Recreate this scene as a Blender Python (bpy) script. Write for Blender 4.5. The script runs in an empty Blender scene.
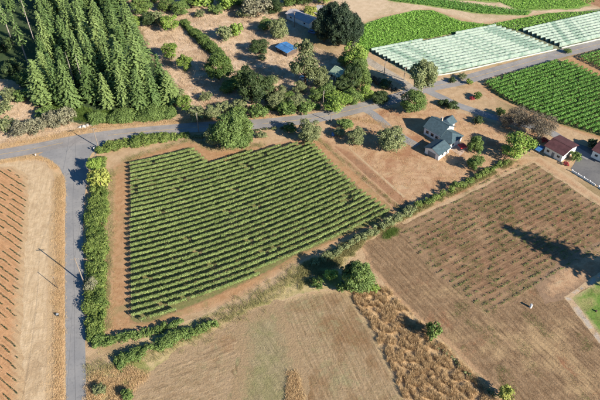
import bpy, bmesh, math, random
import numpy as np
from mathutils import Vector, noise as mnoise
from mathutils.geometry import tessellate_polygon, delaunay_2d_cdt

random.seed(7)
rng = np.random.default_rng(11)
scene = bpy.context.scene
C = scene.collection
R = math.radians

# ------------------------------------------------------------------ camera, sky, sun, exposure
CAM_H, TILT, FPX = 140.0, R(43), 600.0          # drone height, depression angle, focal length for a 600 px wide picture
cam = bpy.data.cameras.new('camera')
cam.sensor_width = 36; cam.lens = 36; cam.clip_start = 0.5; cam.clip_end = 9000
camo = bpy.data.objects.new('camera', cam); C.objects.link(camo)
camo.location = (0, 0, CAM_H); camo.rotation_euler = (math.pi/2 - TILT, 0, 0)
scene.camera = camo

SUN_EL, SUN_AZ = R(27), R(-38)                  # azimuth counted from +X
w = bpy.data.worlds.new('World'); scene.world = w; w.use_nodes = True
nt = w.node_tree; nt.nodes.clear()
sky = nt.nodes.new('ShaderNodeTexSky'); sky.sky_type = 'NISHITA'; sky.sun_disc = False
sky.sun_elevation = SUN_EL; sky.sun_rotation = R(90) - SUN_AZ
sky.air_density = 1.0; sky.dust_density = 0.3; sky.ozone_density = 3.0
bg = nt.nodes.new('ShaderNodeBackground'); bg.inputs[1].default_value = 0.062
wo = nt.nodes.new('ShaderNodeOutputWorld')
hsv = nt.nodes.new('ShaderNodeHueSaturation'); hsv.inputs['Saturation'].default_value = 1.3
nt.links.new(sky.outputs[0], hsv.inputs['Color']); nt.links.new(hsv.outputs[0], bg.inputs[0]); nt.links.new(bg.outputs[0], wo.inputs[0])
sl = bpy.data.lights.new('sun', 'SUN'); sl.energy = 5.0; sl.angle = R(0.5); sl.color = (1.0, 0.90, 0.76)
so = bpy.data.objects.new('sun', sl); C.objects.link(so)
sv = Vector((math.cos(SUN_EL)*math.cos(SUN_AZ), math.cos(SUN_EL)*math.sin(SUN_AZ), math.sin(SUN_EL)))
so.rotation_euler = sv.to_track_quat('Z', 'Y').to_euler(); so.location = (60, -60, 200)
vs = scene.view_settings
vs.view_transform = 'Standard'; vs.look = 'None'; vs.gamma = 1; vs.exposure = 1.15
scene.render.engine = 'CYCLES'
scene.cycles.max_bounces = 5; scene.cycles.diffuse_bounces = 3; scene.cycles.transparent_max_bounces = 6
scene.cycles.use_adaptive_sampling = True

# ------------------------------------------------------------------ survey helpers: a spot read off the photograph -> metres on the ground
def depth(v):
    b = (v-200)/FPX
    return CAM_H/(math.sin(TILT)+b*math.cos(TILT))
def G(u, v):
    t = depth(v); b = (v-200)/FPX
    return ((u-300)/FPX*t, (math.cos(TILT)-b*math.sin(TILT))*t)
def GV(u, v, z=0): x, y = G(u, v); return Vector((x, y, z))
def mpp(v): return depth(v)/FPX                 # metres per photo pixel
def dep(v): return TILT+math.atan((v-200)/FPX)  # angle of view below the horizon
def poly(pts): return np.array([G(u, v) for u, v in pts])
def inside(P, pg):
    x, y = P[:, 0], P[:, 1]; r = np.zeros(len(P), bool); n = len(pg); j = n-1
    for i in range(n):
        xi, yi = pg[i]; xj, yj = pg[j]
        c = ((yi > y) != (yj > y)) & (x < (xj-xi)*(y-yi)/(yj-yi+1e-12)+xi)
        r ^= c; j = i
    return r
def sample(pg, n):
    lo, hi = pg.min(0), pg.max(0); out = []
    tot = 0
    while tot < n:
        P = lo+(hi-lo)*rng.random((n*2+10, 2)); P = P[inside(P, pg)]
        out.append(P); tot += len(P)
        if len(P) == 0: break
    return np.concatenate(out)[:n]
def area(pg):
    x, y = pg[:, 0], pg[:, 1]
    return abs(np.dot(x, np.roll(y, 1))-np.dot(y, np.roll(x, 1)))/2

ONES = ['', 'first', 'second', 'third', 'fourth', 'fifth', 'sixth', 'seventh', 'eighth', 'ninth', 'tenth', 'eleventh', 'twelfth',
        'thirteenth', 'fourteenth', 'fifteenth', 'sixteenth', 'seventeenth', 'eighteenth', 'nineteenth']
def ordinal(n):
    if n < 20: return ONES[n]
    t = {2: 'twent', 3: 'thirt', 4: 'fort', 5: 'fift', 6: 'sixt', 7: 'sevent'}[n//10]
    return t+'ieth' if n % 10 == 0 else t+'y-'+ONES[n % 10]

# ------------------------------------------------------------------ object helpers
def mesh_np(name, V, F, mats, tint=None, smooth=False):
    """V (n,3), F (m,k) uniform polygons"""
    me = bpy.data.meshes.new(name)
    V = np.asarray(V, np.float32); F = np.asarray(F, np.int32)
    k = F.shape[1]
    me.vertices.add(len(V)); me.vertices.foreach_set('co', V.ravel())
    me.loops.add(F.size); me.loops.foreach_set('vertex_index', F.ravel())
    me.polygons.add(len(F)); me.polygons.foreach_set('loop_start', np.arange(0, F.size, k, dtype=np.int32))
    me.polygons.foreach_set('loop_total', np.full(len(F), k, np.int32))
    if smooth: me.polygons.foreach_set('use_smooth', np.ones(len(F), bool))
    if tint is not None:
        a = me.attributes.new('tint', 'FLOAT', 'FACE'); a.data.foreach_set('value', np.asarray(tint, np.float32))
    me.update(calc_edges=True)
    for m in (mats if isinstance(mats, list) else [mats]): me.materials.append(m)
    return me
def link(name, me, parent=None):
    o = bpy.data.objects.new(name, me); C.objects.link(o)
    if parent is not None: o.parent = parent
    return o
def tag(o, label=None, cat=None, group=None, kind=None):
    if label: o['label'] = label
    if cat: o['category'] = cat
    if group: o['group'] = group
    if kind: o['kind'] = kind
    return o
def thing(name, loc, rz, label, cat, group=None):
    o = bpy.data.objects.new(name, None); C.objects.link(o); o.empty_display_size = 0.5
    o.location = loc; o.rotation_euler = (0, 0, rz)
    return tag(o, label, cat, group)
def copy_tree(o, parent=None):
    c = o.copy(); C.objects.link(c); c.parent = parent
    for ch in o.children: copy_tree(ch, c)
    return c

class MB:
    def __init__(s): s.v = []; s.f = []
    def add(s, V, F):
        n = len(s.v); s.v += [tuple(p) for p in V]; s.f += [tuple(i+n for i in f) for f in F]; return s
    def box(s, x0, x1, y0, y1, z0, z1):
        V = [(x, y, z) for z in (z0, z1) for x, y in ((x0, y0), (x1, y0), (x1, y1), (x0, y1))]
        return s.add(V, [(3, 2, 1, 0), (4, 5, 6, 7), (0, 1, 5, 4), (1, 2, 6, 5), (2, 3, 7, 6), (3, 0, 4, 7)])
    def tube(s, pts, radii, n=6, cap=True):
        pts = [Vector(p) for p in pts]; V = []; F = []
        for i, p in enumerate(pts):
            d = (pts[min(i+1, len(pts)-1)]-pts[max(i-1, 0)]).normalized()
            a = d.orthogonal().normalized() if abs(d.z) < .9 else Vector((1, 0, 0)); a = (a-d*a.dot(d)).normalized(); b = d.cross(a)
            for k in range(n):
                t = 2*math.pi*k/n
                V.append(p+(a*math.cos(t)+b*math.sin(t))*radii[i])
        for i in range(len(pts)-1):
            for k in range(n):
                F.append((i*n+k, i*n+(k+1) % n, (i+1)*n+(k+1) % n, (i+1)*n+k))
        if cap: F.append(tuple(reversed(range(n)))); F.append(tuple((len(pts)-1)*n+k for k in range(n)))
        return s.add(V, F)
    def build(s, name, mat, parent=None, smooth=False):
        me = bpy.data.meshes.new(name); me.from_pydata(s.v, [], s.f); me.update()
        me.materials.append(mat)
        if smooth: me.polygons.foreach_set('use_smooth', [True]*len(me.polygons))
        return link(name, me, parent)

# ------------------------------------------------------------------ materials
def mat_base(name):
    m = bpy.data.materials.new(name); m.use_nodes = True
    t = m.node_tree; t.nodes.clear()
    out = t.nodes.new('ShaderNodeOutputMaterial')
    return m, t, out
def N(t, kind, **kw):
    n = t.nodes.new(kind)
    for k, v in kw.items():
        if k in n.inputs: n.inputs[k].default_value = v
        else: setattr(n, k, v)
    return n
def noise(t, co, scale, detail=4, rough=.6, lac=2.0, dist=0.0):
    n = N(t, 'ShaderNodeTexNoise'); n.inputs['Scale'].default_value = scale; n.inputs['Detail'].default_value = detail
    n.inputs['Roughness'].default_value = rough; n.inputs['Distortion'].default_value = dist
    t.links.new(co, n.inputs['Vector']); return n.outputs['Fac']
def ramp(t, fac, lo, hi):
    n = N(t, 'ShaderNodeMapRange'); n.inputs['From Min'].default_value = lo; n.inputs['From Max'].default_value = hi
    n.interpolation_type = 'SMOOTHSTEP'
    t.links.new(fac, n.inputs['Value']); return n.outputs['Result']
def mixc(t, fac, a, b):
    n = N(t, 'ShaderNodeMix', data_type='RGBA')
    if hasattr(fac, 'links'): t.links.new(fac, n.inputs[0])
    else: n.inputs[0].default_value = fac
    for s, c in ((6, a), (7, b)):
        if hasattr(c, 'links'): t.links.new(c, n.inputs[s])
        else: n.inputs[s].default_value = (*c, 1)
    return n.outputs[2]
def math_(t, op, a, b=None):
    n = N(t, 'ShaderNodeMath', operation=op)
    for i, x in enumerate((a, b)):
        if x is None: continue
        if hasattr(x, 'links'): t.links.new(x, n.inputs[i])
        else: n.inputs[i].default_value = x
    return n.outputs[0]
def objco(t): return N(t, 'ShaderNodeTexCoord').outputs['Object']
def finish(t, out, col, height=None, rough=.95, bump=.6, dist=.15, spec=.15):
    p = N(t, 'ShaderNodeBsdfPrincipled'); p.inputs['Roughness'].default_value = rough
    p.inputs['Specular IOR Level'].default_value = spec
    if hasattr(col, 'links'): t.links.new(col, p.inputs['Base Color'])
    else: p.inputs['Base Color'].default_value = (*col, 1)
    if height is not None:
        b = N(t, 'ShaderNodeBump'); b.inputs['Strength'].default_value = bump; b.inputs['Distance'].default_value = dist
        t.links.new(height, b.inputs['Height']); t.links.new(b.outputs[0], p.inputs['Normal'])
    t.links.new(p.outputs[0], out.inputs[0])

def soil(name, a, b, c=None, s1=.04, s2=.35, s3=2.2, camt=(.5, .65), bump=.7, dist=.25, stripes=None, c2=None, c2amt=(.55, .7), c2s=.12, speck=.35, streak=None):
    """a/b mottled at scale s2, patches of c at scale s1, patches of c2 at scale c2s, fine speckle s3; stripes = (angle, metres, strength, wobble)"""
    m, t, out = mat_base(name); co = objco(t)
    n2 = noise(t, co, s2, 6, .7); n3 = noise(t, co, s3, 4, .75)
    col = mixc(t, ramp(t, n2, .35, .65), a, b)
    if c: col = mixc(t, ramp(t, noise(t, co, s1, 5, .65, dist=.4), *camt), col, c)
    if c2: col = mixc(t, ramp(t, noise(t, co, c2s, 6, .75, dist=.6), *c2amt), col, c2)
    dark = tuple(x*.5 for x in a); light = tuple(min(1, x*1.4) for x in b)
    if streak:
        ang, ac, al, stg = streak
        mp = N(t, 'ShaderNodeMapping'); mp.vector_type = 'TEXTURE'; mp.inputs['Rotation'].default_value = (0, 0, ang); mp.inputs['Scale'].default_value = (1/al, 1/ac, 1)
        t.links.new(co, mp.inputs['Vector']); sn = noise(t, mp.outputs[0], 1, 6, .72)
        col = mixc(t, math_(t, 'MULTIPLY', ramp(t, sn, .5, .68), stg), col, dark)
        col = mixc(t, math_(t, 'MULTIPLY', ramp(t, sn, .5, .34), stg*.7), col, light)
    ed = N(t, 'ShaderNodeAttribute', attribute_name='edge').outputs['Fac']; ec = N(t, 'ShaderNodeAttribute', attribute_name='edgecol').outputs['Color']
    ef = math_(t, 'ADD', ed, math_(t, 'MULTIPLY', math_(t, 'SUBTRACT', noise(t, co, .6, 6, .75), .5), 1.6))
    col = mixc(t, ramp(t, ef, .15, .85), ec, col)
    h = math_(t, 'ADD', math_(t, 'MULTIPLY', n3, .6), math_(t, 'MULTIPLY', n2, .8))
    if stripes:
        ang, per, stg, wob = stripes
        mp = N(t, 'ShaderNodeMapping'); mp.inputs['Rotation'].default_value = (0, 0, -ang); t.links.new(co, mp.inputs['Vector'])
        wv = N(t, 'ShaderNodeTexWave', bands_direction='Y'); wv.inputs['Scale'].default_value = 2*math.pi/20/per
        wv.inputs['Distortion'].default_value = wob; wv.inputs['Detail'].default_value = 3; wv.inputs['Detail Scale'].default_value = .5
        t.links.new(mp.outputs[0], wv.inputs['Vector'])
        brk = ramp(t, noise(t, co, .25, 4, .7), .3, .6)
        fac = math_(t, 'MULTIPLY', math_(t, 'MULTIPLY', ramp(t, wv.outputs['Fac'], .55, .95), stg), brk)
        col = mixc(t, fac, col, dark)
        h = math_(t, 'SUBTRACT', h, math_(t, 'MULTIPLY', wv.outputs['Fac'], stg))
    if speck:
        col = mixc(t, math_(t, 'MULTIPLY', ramp(t, n3, .52, .7), speck), col, dark)
        col = mixc(t, math_(t, 'MULTIPLY', ramp(t, n3, .48, .3), speck*.5), col, tuple(min(1, x*1.35) for x in b))
    finish(t, out, col, h, bump=bump, dist=dist)
    return m

def leaf(name, a, b, c=None, rnd=.35, transl=.22, rough=.6):
    """two leaf tints by the face attribute, some copies lighter or darker"""
    m, t, out = mat_base(name)
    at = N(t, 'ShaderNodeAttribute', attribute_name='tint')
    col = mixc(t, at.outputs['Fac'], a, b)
    oi = N(t, 'ShaderNodeObjectInfo')
    if c: col = mixc(t, math_(t, 'MULTIPLY', oi.outputs['Random'], .55), col, c)
    hs = N(t, 'ShaderNodeHueSaturation'); t.links.new(col, hs.inputs['Color'])
    t.links.new(math_(t, 'ADD', math_(t, 'MULTIPLY', oi.outputs['Random'], rnd), 1-rnd/2), hs.inputs['Value'])
    d = N(t, 'ShaderNodeBsdfPrincipled'); d.inputs['Roughness'].default_value = rough; d.inputs['Specular IOR Level'].default_value = .25
    tr = N(t, 'ShaderNodeBsdfTranslucent')
    t.links.new(hs.outputs[0], d.inputs['Base Color']); t.links.new(hs.outputs[0], tr.inputs[0])
    mx = N(t, 'ShaderNodeMixShader'); mx.inputs[0].default_value = transl
    t.links.new(d.outputs[0], mx.inputs[1]); t.links.new(tr.outputs[0], mx.inputs[2]); t.links.new(mx.outputs[0], out.inputs[0])
    return m
def plain(name, col, rough=.7, var=.12, sc=1.5, spec=.3, bump=.2, metal=0):
    m, t, out = mat_base(name); co = objco(t)
    n = noise(t, co, sc, 5, .65)
    c = mixc(t, ramp(t, n, .3, .7), tuple(x*(1-var) for x in col), tuple(min(1, x*(1+var)) for x in col))
    finish(t, out, c, noise(t, co, sc*6, 3), rough, bump, .02, spec)
    return m

M = {}
def gang(p, q): a, b = G(*p), G(*q); return math.atan2(b[1]-a[1], b[0]-a[0])
A_ORANGE = gang((0, 182), (20, 195.2)); A_MOWN = gang((345, 290), (405, 398)); A_MOWN2 = gang((150, 385), (230, 352)); A_FALLOW = gang((375, 262), (495, 390)); A_BROWN = gang((440, 216), (500, 187))
M['ground'] = soil('dry_land', (.34, .235, .135), (.42, .30, .185), (.22, .165, .085), s1=.03, camt=(.5, .66), c2=(.30, .17, .09), c2s=.05)
M['scrub'] = soil('dry_scrub', (.44, .32, .21), (.60, .46, .33), (.34, .23, .145), s1=.08, s2=.5, c2=(.22, .20, .10), c2amt=(.6, .72), bump=1, dist=.4, speck=.5)
M['yard'] = soil('dry_yard', (.33, .20, .115), (.43, .29, .175), (.28, .145, .08), s1=.07, s2=.4, c2=(.40, .30, .19), c2s=.2, speck=.3)
M['yard_red'] = soil('dry_red_strip', (.25, .135, .075), (.31, .18, .105), (.20, .12, .07), s1=.1, s2=.5)
M['vsoil'] = soil('vineyard_soil', (.30, .17, .085), (.37, .23, .125), (.25, .19, .09), s1=.06, s2=.5)
M['orange'] = soil('orange_tilled_soil', (.39, .215, .105), (.45, .26, .135), (.45, .30, .17), s1=.05, camt=(.55, .72), s2=.6, stripes=(A_ORANGE, 2.05, .3, 1.0), speck=.25, streak=(A_ORANGE, 2.2, .2, .35))
M['track'] = soil('pale_dry_track', (.41, .30, .18), (.50, .38, .245), (.35, .25, .15), s1=.09, s2=.45, speck=.35, streak=(R(100), 1.4, .12, .4))
M['verge'] = soil('tan_verge', (.44, .28, .145), (.52, .36, .215), (.36, .27, .15), s1=.15, s2=.8)
M['ditch'] = soil('grey_ditch', (.27, .20, .125), (.34, .26, .165), s2=.7, speck=.5)
M['brown'] = soil('brown_field_soil', (.18, .104, .060), (.235, .15, .088), (.31, .21, .12), s1=.045, camt=(.5, .66), s2=.5, c2=(.24, .115, .065), c2s=.09, speck=.55, stripes=(A_BROWN, 2.3, .22, 1.6), streak=(A_BROWN, 2.2, .22, .85))
M['fallow'] = soil('fallow_soil', (.185, .118, .066), (.25, .17, .10), (.35, .245, .135), s1=.05, camt=(.5, .64), s2=.6, c2=(.24, .12, .065), c2s=.08, speck=.6, stripes=(A_FALLOW, 1.9, .25, 2.5), bump=1, streak=(A_FALLOW, 1.5, .16, .75))
M['stubble'] = soil('mown_stubble', (.25, .175, .10), (.32, .235, .142), (.20, .12, .06), s1=.06, camt=(.44, .62), s2=.6, c2=(.24, .215, .115), c2amt=(.5, .66), c2s=.07, streak=(A_MOWN, 2.0, .09, .6), stripes=(A_MOWN, 1.3, .13, 2.5), speck=.55, bump=1)
M['stubble2'] = soil('mown_stubble_edge', (.26, .18, .103), (.335, .245, .15), (.24, .145, .075), s1=.06, s2=.6, c2=(.25, .215, .12), c2amt=(.55, .7), c2s=.07, streak=(A_MOWN2, 1.6, .14, .7), stripes=(A_MOWN2, 1.6, .08, 6), speck=.55, bump=1)
M['hummock'] = soil('dry_hummock_soil', (.42, .28, .15), (.52, .37, .21), (.30, .21, .115), s1=.25, s2=.9, bump=1, dist=.5)
M['stubble3'] = soil('grey_green_stubble', (.225, .185, .105), (.28, .23, .135), (.215, .195, .095), s1=.12, camt=(.45, .62), s2=.7, c2=(.205, .19, .09), c2amt=(.55, .7), c2s=.3, speck=.5, streak=(A_MOWN+R(12), 1.8, .12, .6), bump=1)
M['bank'] = soil('grassy_bank', (.33, .27, .13), (.42, .33, .18), (.20, .21, .07), s1=.1, s2=.7, camt=(.48, .62))
M['lawn'] = soil('lawn_grass', (.10, .19, .035), (.15, .22, .05), (.26, .25, .10), s1=.09, s2=.8, camt=(.5, .68))
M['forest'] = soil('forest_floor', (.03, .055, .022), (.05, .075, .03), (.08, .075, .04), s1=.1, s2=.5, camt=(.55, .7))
M['vfloor_shade'] = soil('vineyard_floor', (.13, .14, .05), (.19, .17, .075), (.26, .20, .10), s1=.07, s2=.7, camt=(.55, .68), speck=.4)  # olive cover-crop soil, darkened to paint in the shade between vine rows
M['cropsoil'] = soil('crop_field_soil', (.15, .25, .05), (.19, .30, .07), (.24, .30, .09), s1=.06, s2=.9)
M['bare'] = soil('bare_pale_field', (.42, .32, .21), (.50, .39, .27), (.34, .27, .16), s1=.05, s2=.4)
M['netsoil'] = soil('soil_under_nets', (.15, .17, .10), (.22, .22, .14), s2=.8)
M['gravel'] = soil('gravel_lane', (.30, .26, .21), (.37, .32, .26), (.26, .22, .17), s1=.2, s2=.9)
M['patio'] = plain('patio_stone', (.42, .33, .27))
M['concrete'] = soil('pale_concrete', (.34, .29, .24), (.40, .35, .29), s2=.8)
def asphalt(name, a, b):
    m, t, out = mat_base(name); co = objco(t)
    n1 = noise(t, co, .12, 5, .65, dist=.5); n2 = noise(t, co, 1.2, 5, .7); n3 = noise(t, co, 9, 3, .7)
    col = mixc(t, ramp(t, n1, .35, .65), a, b)
    col = mixc(t, math_(t, 'MULTIPLY', ramp(t, n2, .5, .72), .6), col, tuple(x*.66 for x in a))
    finish(t, out, col, n3, .85, .3, .02, .35); return m
M['asphalt'] = asphalt('old_asphalt', (.20, .19, .185), (.26, .245, .235))
M['asphalt_b'] = asphalt('worn_asphalt', (.195, .195, .198), (.245, .24, .235))
M['asphalt_d'] = asphalt('parking_asphalt', (.10, .10, .105), (.14, .138, .135))
M['yellow'] = plain('faded_yellow_paint', (.40, .28, .12), var=.3, sc=.8)
M['whitepaint'] = plain('faded_white_paint', (.32, .31, .29), var=.3, sc=.8)
M['crack'] = plain('tar_seam', (.11, .11, .115), .6)
M['bark'] = plain('bark', (.10, .075, .055), .95, .3, 3, .1, .5)
M['palebark'] = plain('pale_bark', (.28, .25, .22), .95, .25, 3, .1, .5)
M['polewood'] = plain('weathered_pole_wood', (.22, .185, .155), .9, .2, 4, .1)
M['postwood'] = plain('grey_post_wood', (.22, .18, .14), .9, .2, 4, .1)
M['steel'] = plain('galvanised_steel', (.35, .36, .37), .45, .1, 3, .5)
M['wire'] = plain('power_wire', (.05, .05, .05), .5)
M['white'] = plain('white_siding', (.74, .74, .72), .7, .05, .8)
M['tealroof'] = plain('blue_grey_shingles', (.055, .09, .108), .85, .18, 1.2, .2, .5)
M['palegreen'] = plain('pale_green_roof', (.27, .36, .27), .8, .12, 1.2)
M['redroof'] = plain('dark_red_metal_roof', (.075, .032, .034), .7, .25, .7, .3)
M['greyroof'] = plain('pale_grey_roof', (.36, .33, .33), .75, .12, .8)
M['bluetarp'] = plain('blue_sheet_roof', (.05, .16, .36), .6, .3, .6, .3)
M['darkwood'] = plain('dark_timber', (.09, .07, .06), .9, .2, 2)
M['glass'] = plain('window_glass', (.02, .03, .04), .1, .1, 1, .6, 0)
M['door'] = plain('painted_door', (.18, .20, .22), .6)
M['redcloth'] = plain('red_canopy_cloth', (.55, .05, .045), .8)
M['carwhite'] = plain('white_car_paint', (.75, .76, .78), .3, .03, 1, .5, 0)
M['carblue'] = plain('blue_car_paint', (.06, .14, .30), .3, .05, 1, .5, 0)
M['rubber'] = plain('tyre_rubber', (.02, .02, .02), .8)
M['bluebarrel'] = plain('blue_plastic', (.03, .16, .45), .45)
M['stone'] = plain('pale_boulder', (.38, .36, .33), .9, .15, 1.5, .2, .5)
M['net'] = soil('white_green_netting', (.215, .28, .24), (.295, .36, .31), (.13, .20, .165), s1=.25, s2=1.1, camt=(.45, .6), bump=.5, dist=.1, speck=.3)
M['netroll'] = plain('rolled_pale_net', (.42, .44, .37), .9, .1, .6)
M['conifer'] = leaf('conifer_needles', (.045, .105, .036), (.175, .275, .085), (.20, .24, .085), .55, .2)
M['darkcon'] = leaf('dark_conifer_needles', (.015, .034, .022), (.05, .078, .040), None, .25, .1)
M['greenleaf'] = leaf('green_leaves', (.06, .115, .028), (.18, .26, .065), (.12, .17, .055))
M['brightleaf'] = leaf('bright_leaves', (.12, .21, .035), (.27, .37, .08), (.21, .30, .06))
M['darkleaf'] = leaf('dark_leaves', (.03, .055, .022), (.085, .125, .042), None, .25)
M['oliveleaf'] = leaf('olive_leaves', (.105, .13, .055), (.25, .28, .13), (.17, .20, .09))
M['greyleaf'] = leaf('grey_twiggy_leaves', (.145, .14, .09), (.27, .255, .175), (.20, .205, .12))
M['brownleaf'] = leaf('brown_dry_leaves', (.11, .092, .066), (.225, .19, .135), None, .1)
M['yellowleaf'] = leaf('yellow_green_leaves', (.20, .25, .05), (.36, .37, .10), None, .1)
M['redleaf'] = leaf('red_blossom', (.25, .03, .05), (.45, .06, .08), None, .1)
M['hedgeleaf'] = leaf('hedge_leaves', (.075, .135, .03), (.235, .30, .075), (.14, .18, .05), .2)
M['vine'] = leaf('vine_leaves', (.13, .19, .055), (.34, .42, .155), None, .16, .3)
M['vinedeep'] = leaf('deep_green_vine_leaves', (.075, .18, .035), (.20, .40, .085), None, .12, .28)
M['young'] = leaf('young_vine_leaves', (.03, .055, .025), (.08, .11, .045), None, .2)
M['weed'] = leaf('weedy_young_vines', (.07, .115, .03), (.16, .20, .065), None, .3)
M['crop'] = leaf('lush_crop_leaves', (.14, .30, .045), (.26, .46, .085), None, .1)
M['drygrass'] = leaf('dry_grass', (.44, .31, .165), (.68, .50, .29), None, .1, .25, .9)
M['palegrass'] = leaf('pale_scrub_grass', (.46, .35, .235), (.70, .56, .40), None, .1, .25, .9)
M['fallowgrass'] = leaf('fallow_stubble', (.17, .11, .065), (.36, .26, .16), None, .1, .2, .9)
M['banggrass'] = leaf('yellow_green_grass', (.16, .17, .055), (.42, .37, .18), None, .1, .25, .9)
M['greengrass'] = leaf('green_weeds', (.07, .13, .025), (.17, .25, .055), None, .1, .25, .9)

# ------------------------------------------------------------------ leaf quads
def leaf_mesh(name, P, Nn, S, T, mat, asp=.75, extra=None):
    n = len(P); Nn = Nn/(np.linalg.norm(Nn, axis=1, keepdims=True)+1e-9)
    r = rng.normal(size=(n, 3)); a = np.cross(Nn, r); a /= np.linalg.norm(a, axis=1, keepdims=True)+1e-9
    b = np.cross(Nn, a); S = S[:, None]
    V = np.empty((n, 4, 3)); V[:, 0] = P-a*S; V[:, 1] = P-b*S*asp+Nn*S*.15; V[:, 2] = P+a*S; V[:, 3] = P+b*S*asp+Nn*S*.15
    F = np.arange(n*4).reshape(n, 4)
    return mesh_np(name, V.reshape(-1, 3), F, mat, T)
def blob_points(lobes, per_m2, up=.25, shell=(.72, 1.05)):
    """points over the outer shells of ellipsoid lobes [(c, r)]"""
    PS, NS, TS = [], [], []
    for c, r in lobes:
        c = np.array(c); r = np.array(r)
        ar = 4*math.pi*((r[0]*r[1])**1.6/3+(r[0]*r[2])**1.6/3+(r[1]*r[2])**1.6/3)**(1/1.6)
        n = max(12, int(ar*per_m2))
        d = rng.normal(size=(n, 3)); d /= np.linalg.norm(d, axis=1, keepdims=True)
        d[:, 2] = np.where(d[:, 2] < -.55, -d[:, 2], d[:, 2])
        k = rng.uniform(shell[0], shell[1], n); st = rng.random(n) < .14; k[st] = rng.uniform(1.05, 1.4, st.sum())
        PS.append(c+d*r*k[:, None]); nn = d/r*r.mean()+rng.normal(size=(n, 3))*.55; nn[:, 2] += up; NS.append(nn)
        TS.append(np.clip(rng.normal(.5, .2, n)+rng.normal(0, .2), 0, 1))
    return np.concatenate(PS), np.concatenate(NS), np.concatenate(TS)

# ------------------------------------------------------------------ ground sheets
LAYER = [0.0]
def rough_outline(pg, step=.9, amp=.45, seed=0.0):
    out = []
    n = len(pg)
    for i in range(n):
        a, b = pg[i], pg[(i+1) % n]; L = math.hypot(*(b-a)); k = max(1, int(L/step))
        nx, ny = -(b[1]-a[1])/L, (b[0]-a[0])/L
        for j in range(k):
            p = a+(b-a)*j/k
            q = mnoise.noise(Vector((p[0]*.15, p[1]*.15, seed)))*1.3+mnoise.noise(Vector((p[0]*.7, p[1]*.7, seed+9)))*.8
            out.append((p[0]+nx*q*amp, p[1]+ny*q*amp))
    return out
TAN = (.42, .30, .175); DRY = (.40, .29, .18); YARD = (.37, .24, .14)
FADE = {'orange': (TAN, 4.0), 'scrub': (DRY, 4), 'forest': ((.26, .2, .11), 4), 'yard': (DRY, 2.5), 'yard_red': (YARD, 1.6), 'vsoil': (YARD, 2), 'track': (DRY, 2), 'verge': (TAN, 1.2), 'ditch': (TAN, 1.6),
        'brown': ((.27, .18, .11), 5), 'fallow': (YARD, 2.2), 'stubble': ((.38, .28, .16), 2), 'stubble2': ((.32, .23, .14), 5), 'hummock': (TAN, 1.5), 'bank': (DRY, 1.6), 'lawn': ((.3, .27, .13), 2), 'bare': (DRY, 3), 'gravel': (DRY, 1), 'cropsoil': ((.2, .24, .09), 2), 'netsoil': (DRY, .8), 'vfloor_shade': ((.28, .17, .09), 1.2), 'concrete': (DRY, .8)}
def sheet(name, pts, mat, z, amp=.45, label=None, raw=False, fade=None):
    fade = fade or (FADE.get(mat) if not raw else None)
    pg = pts if raw else poly(pts)
    ol = rough_outline(np.array(pg), amp=amp, seed=len(name)*1.7) if amp else [tuple(p) for p in pg]
    A = np.array(ol); lo, hi = A.min(0), A.max(0); st = max(1.2, math.sqrt((hi-lo).prod()/9000))
    gx, gy = np.meshgrid(np.arange(lo[0], hi[0], st), np.arange(lo[1], hi[1], st)); gp = np.stack([gx.ravel(), gy.ravel()], 1)
    gp = gp+rng.uniform(-.25, .25, gp.shape)*st; gp = gp[inside(gp, A)]
    pgA = np.array(pg); B = np.roll(pgA, -1, axis=0)
    def dist(Q):
        dm = np.full(len(Q), 1e9)
        for a_, b_ in zip(pgA, B):
            e = b_-a_; k = np.clip(((Q-a_)@e)/(e@e), 0, 1); dm = np.minimum(dm, np.linalg.norm(Q-a_-k[:, None]*e, axis=1))
        return dm
    if fade: gp = gp[(dist(gp) > .5)]
    else: gp = gp[:0]
    vv = [Vector(p) for p in np.concatenate([A, gp])]; nA = len(A)
    r_ = delaunay_2d_cdt(vv, [], [list(range(nA))], 1, 1e-5)
    me = bpy.data.meshes.new(name); me.from_pydata([(p.x, p.y, z) for p in r_[0]], [], r_[2]); me.update()
    bm = bmesh.new(); bm.from_mesh(me)
    for f in bm.faces:
        f.normal_update()
        if f.normal.z < 0: f.normal_flip()
    bm.to_mesh(me); bm.free()
    Q = np.array([(p.x, p.y) for p in r_[0]])
    at = me.attributes.new('edge', 'FLOAT', 'POINT'); at.data.foreach_set('value', ((dist(Q)/fade[1]) if fade else np.full(len(Q), 50.)).astype(np.float32))
    at = me.attributes.new('edgecol', 'FLOAT_COLOR', 'POINT'); at.data.foreach_set('color', np.tile(np.array([*(fade[0] if fade else (0, 0, 0)), 1], np.float32), len(Q)))
    me.materials.append(M[mat])
    o = link(name, me); o['kind'] = 'structure'
    if label: o['label'] = label
    return o
def strip_pts(center, width, z=None):
    P = np.array(center); d = np.gradient(P, axis=0); d /= np.linalg.norm(d, axis=1, keepdims=True)
    nrm = np.stack([-d[:, 1], d[:, 0]], 1); w_ = np.broadcast_to(np.asarray(width, float), (len(P),))[:, None]
    return np.concatenate([P+nrm*w_/2, (P-nrm*w_/2)[::-1]])
def smooth_line(px, step=2.0):
    P = poly(px); out = []
    n = len(P)
    for i in range(n-1):
        p0, p1, p2, p3 = P[max(i-1, 0)], P[i], P[i+1], P[min(i+2, n-1)]
        k = max(2, int(np.linalg.norm(p2-p1)/step))
        for j in range(k):
            t = j/k
            out.append(.5*((2*p1)+(-p0+p2)*t+(2*p0-5*p1+4*p2-p3)*t*t+(-p0+3*p1-3*p2+p3)*t**3))
    out.append(P[-1]); return np.array(out)

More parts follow.
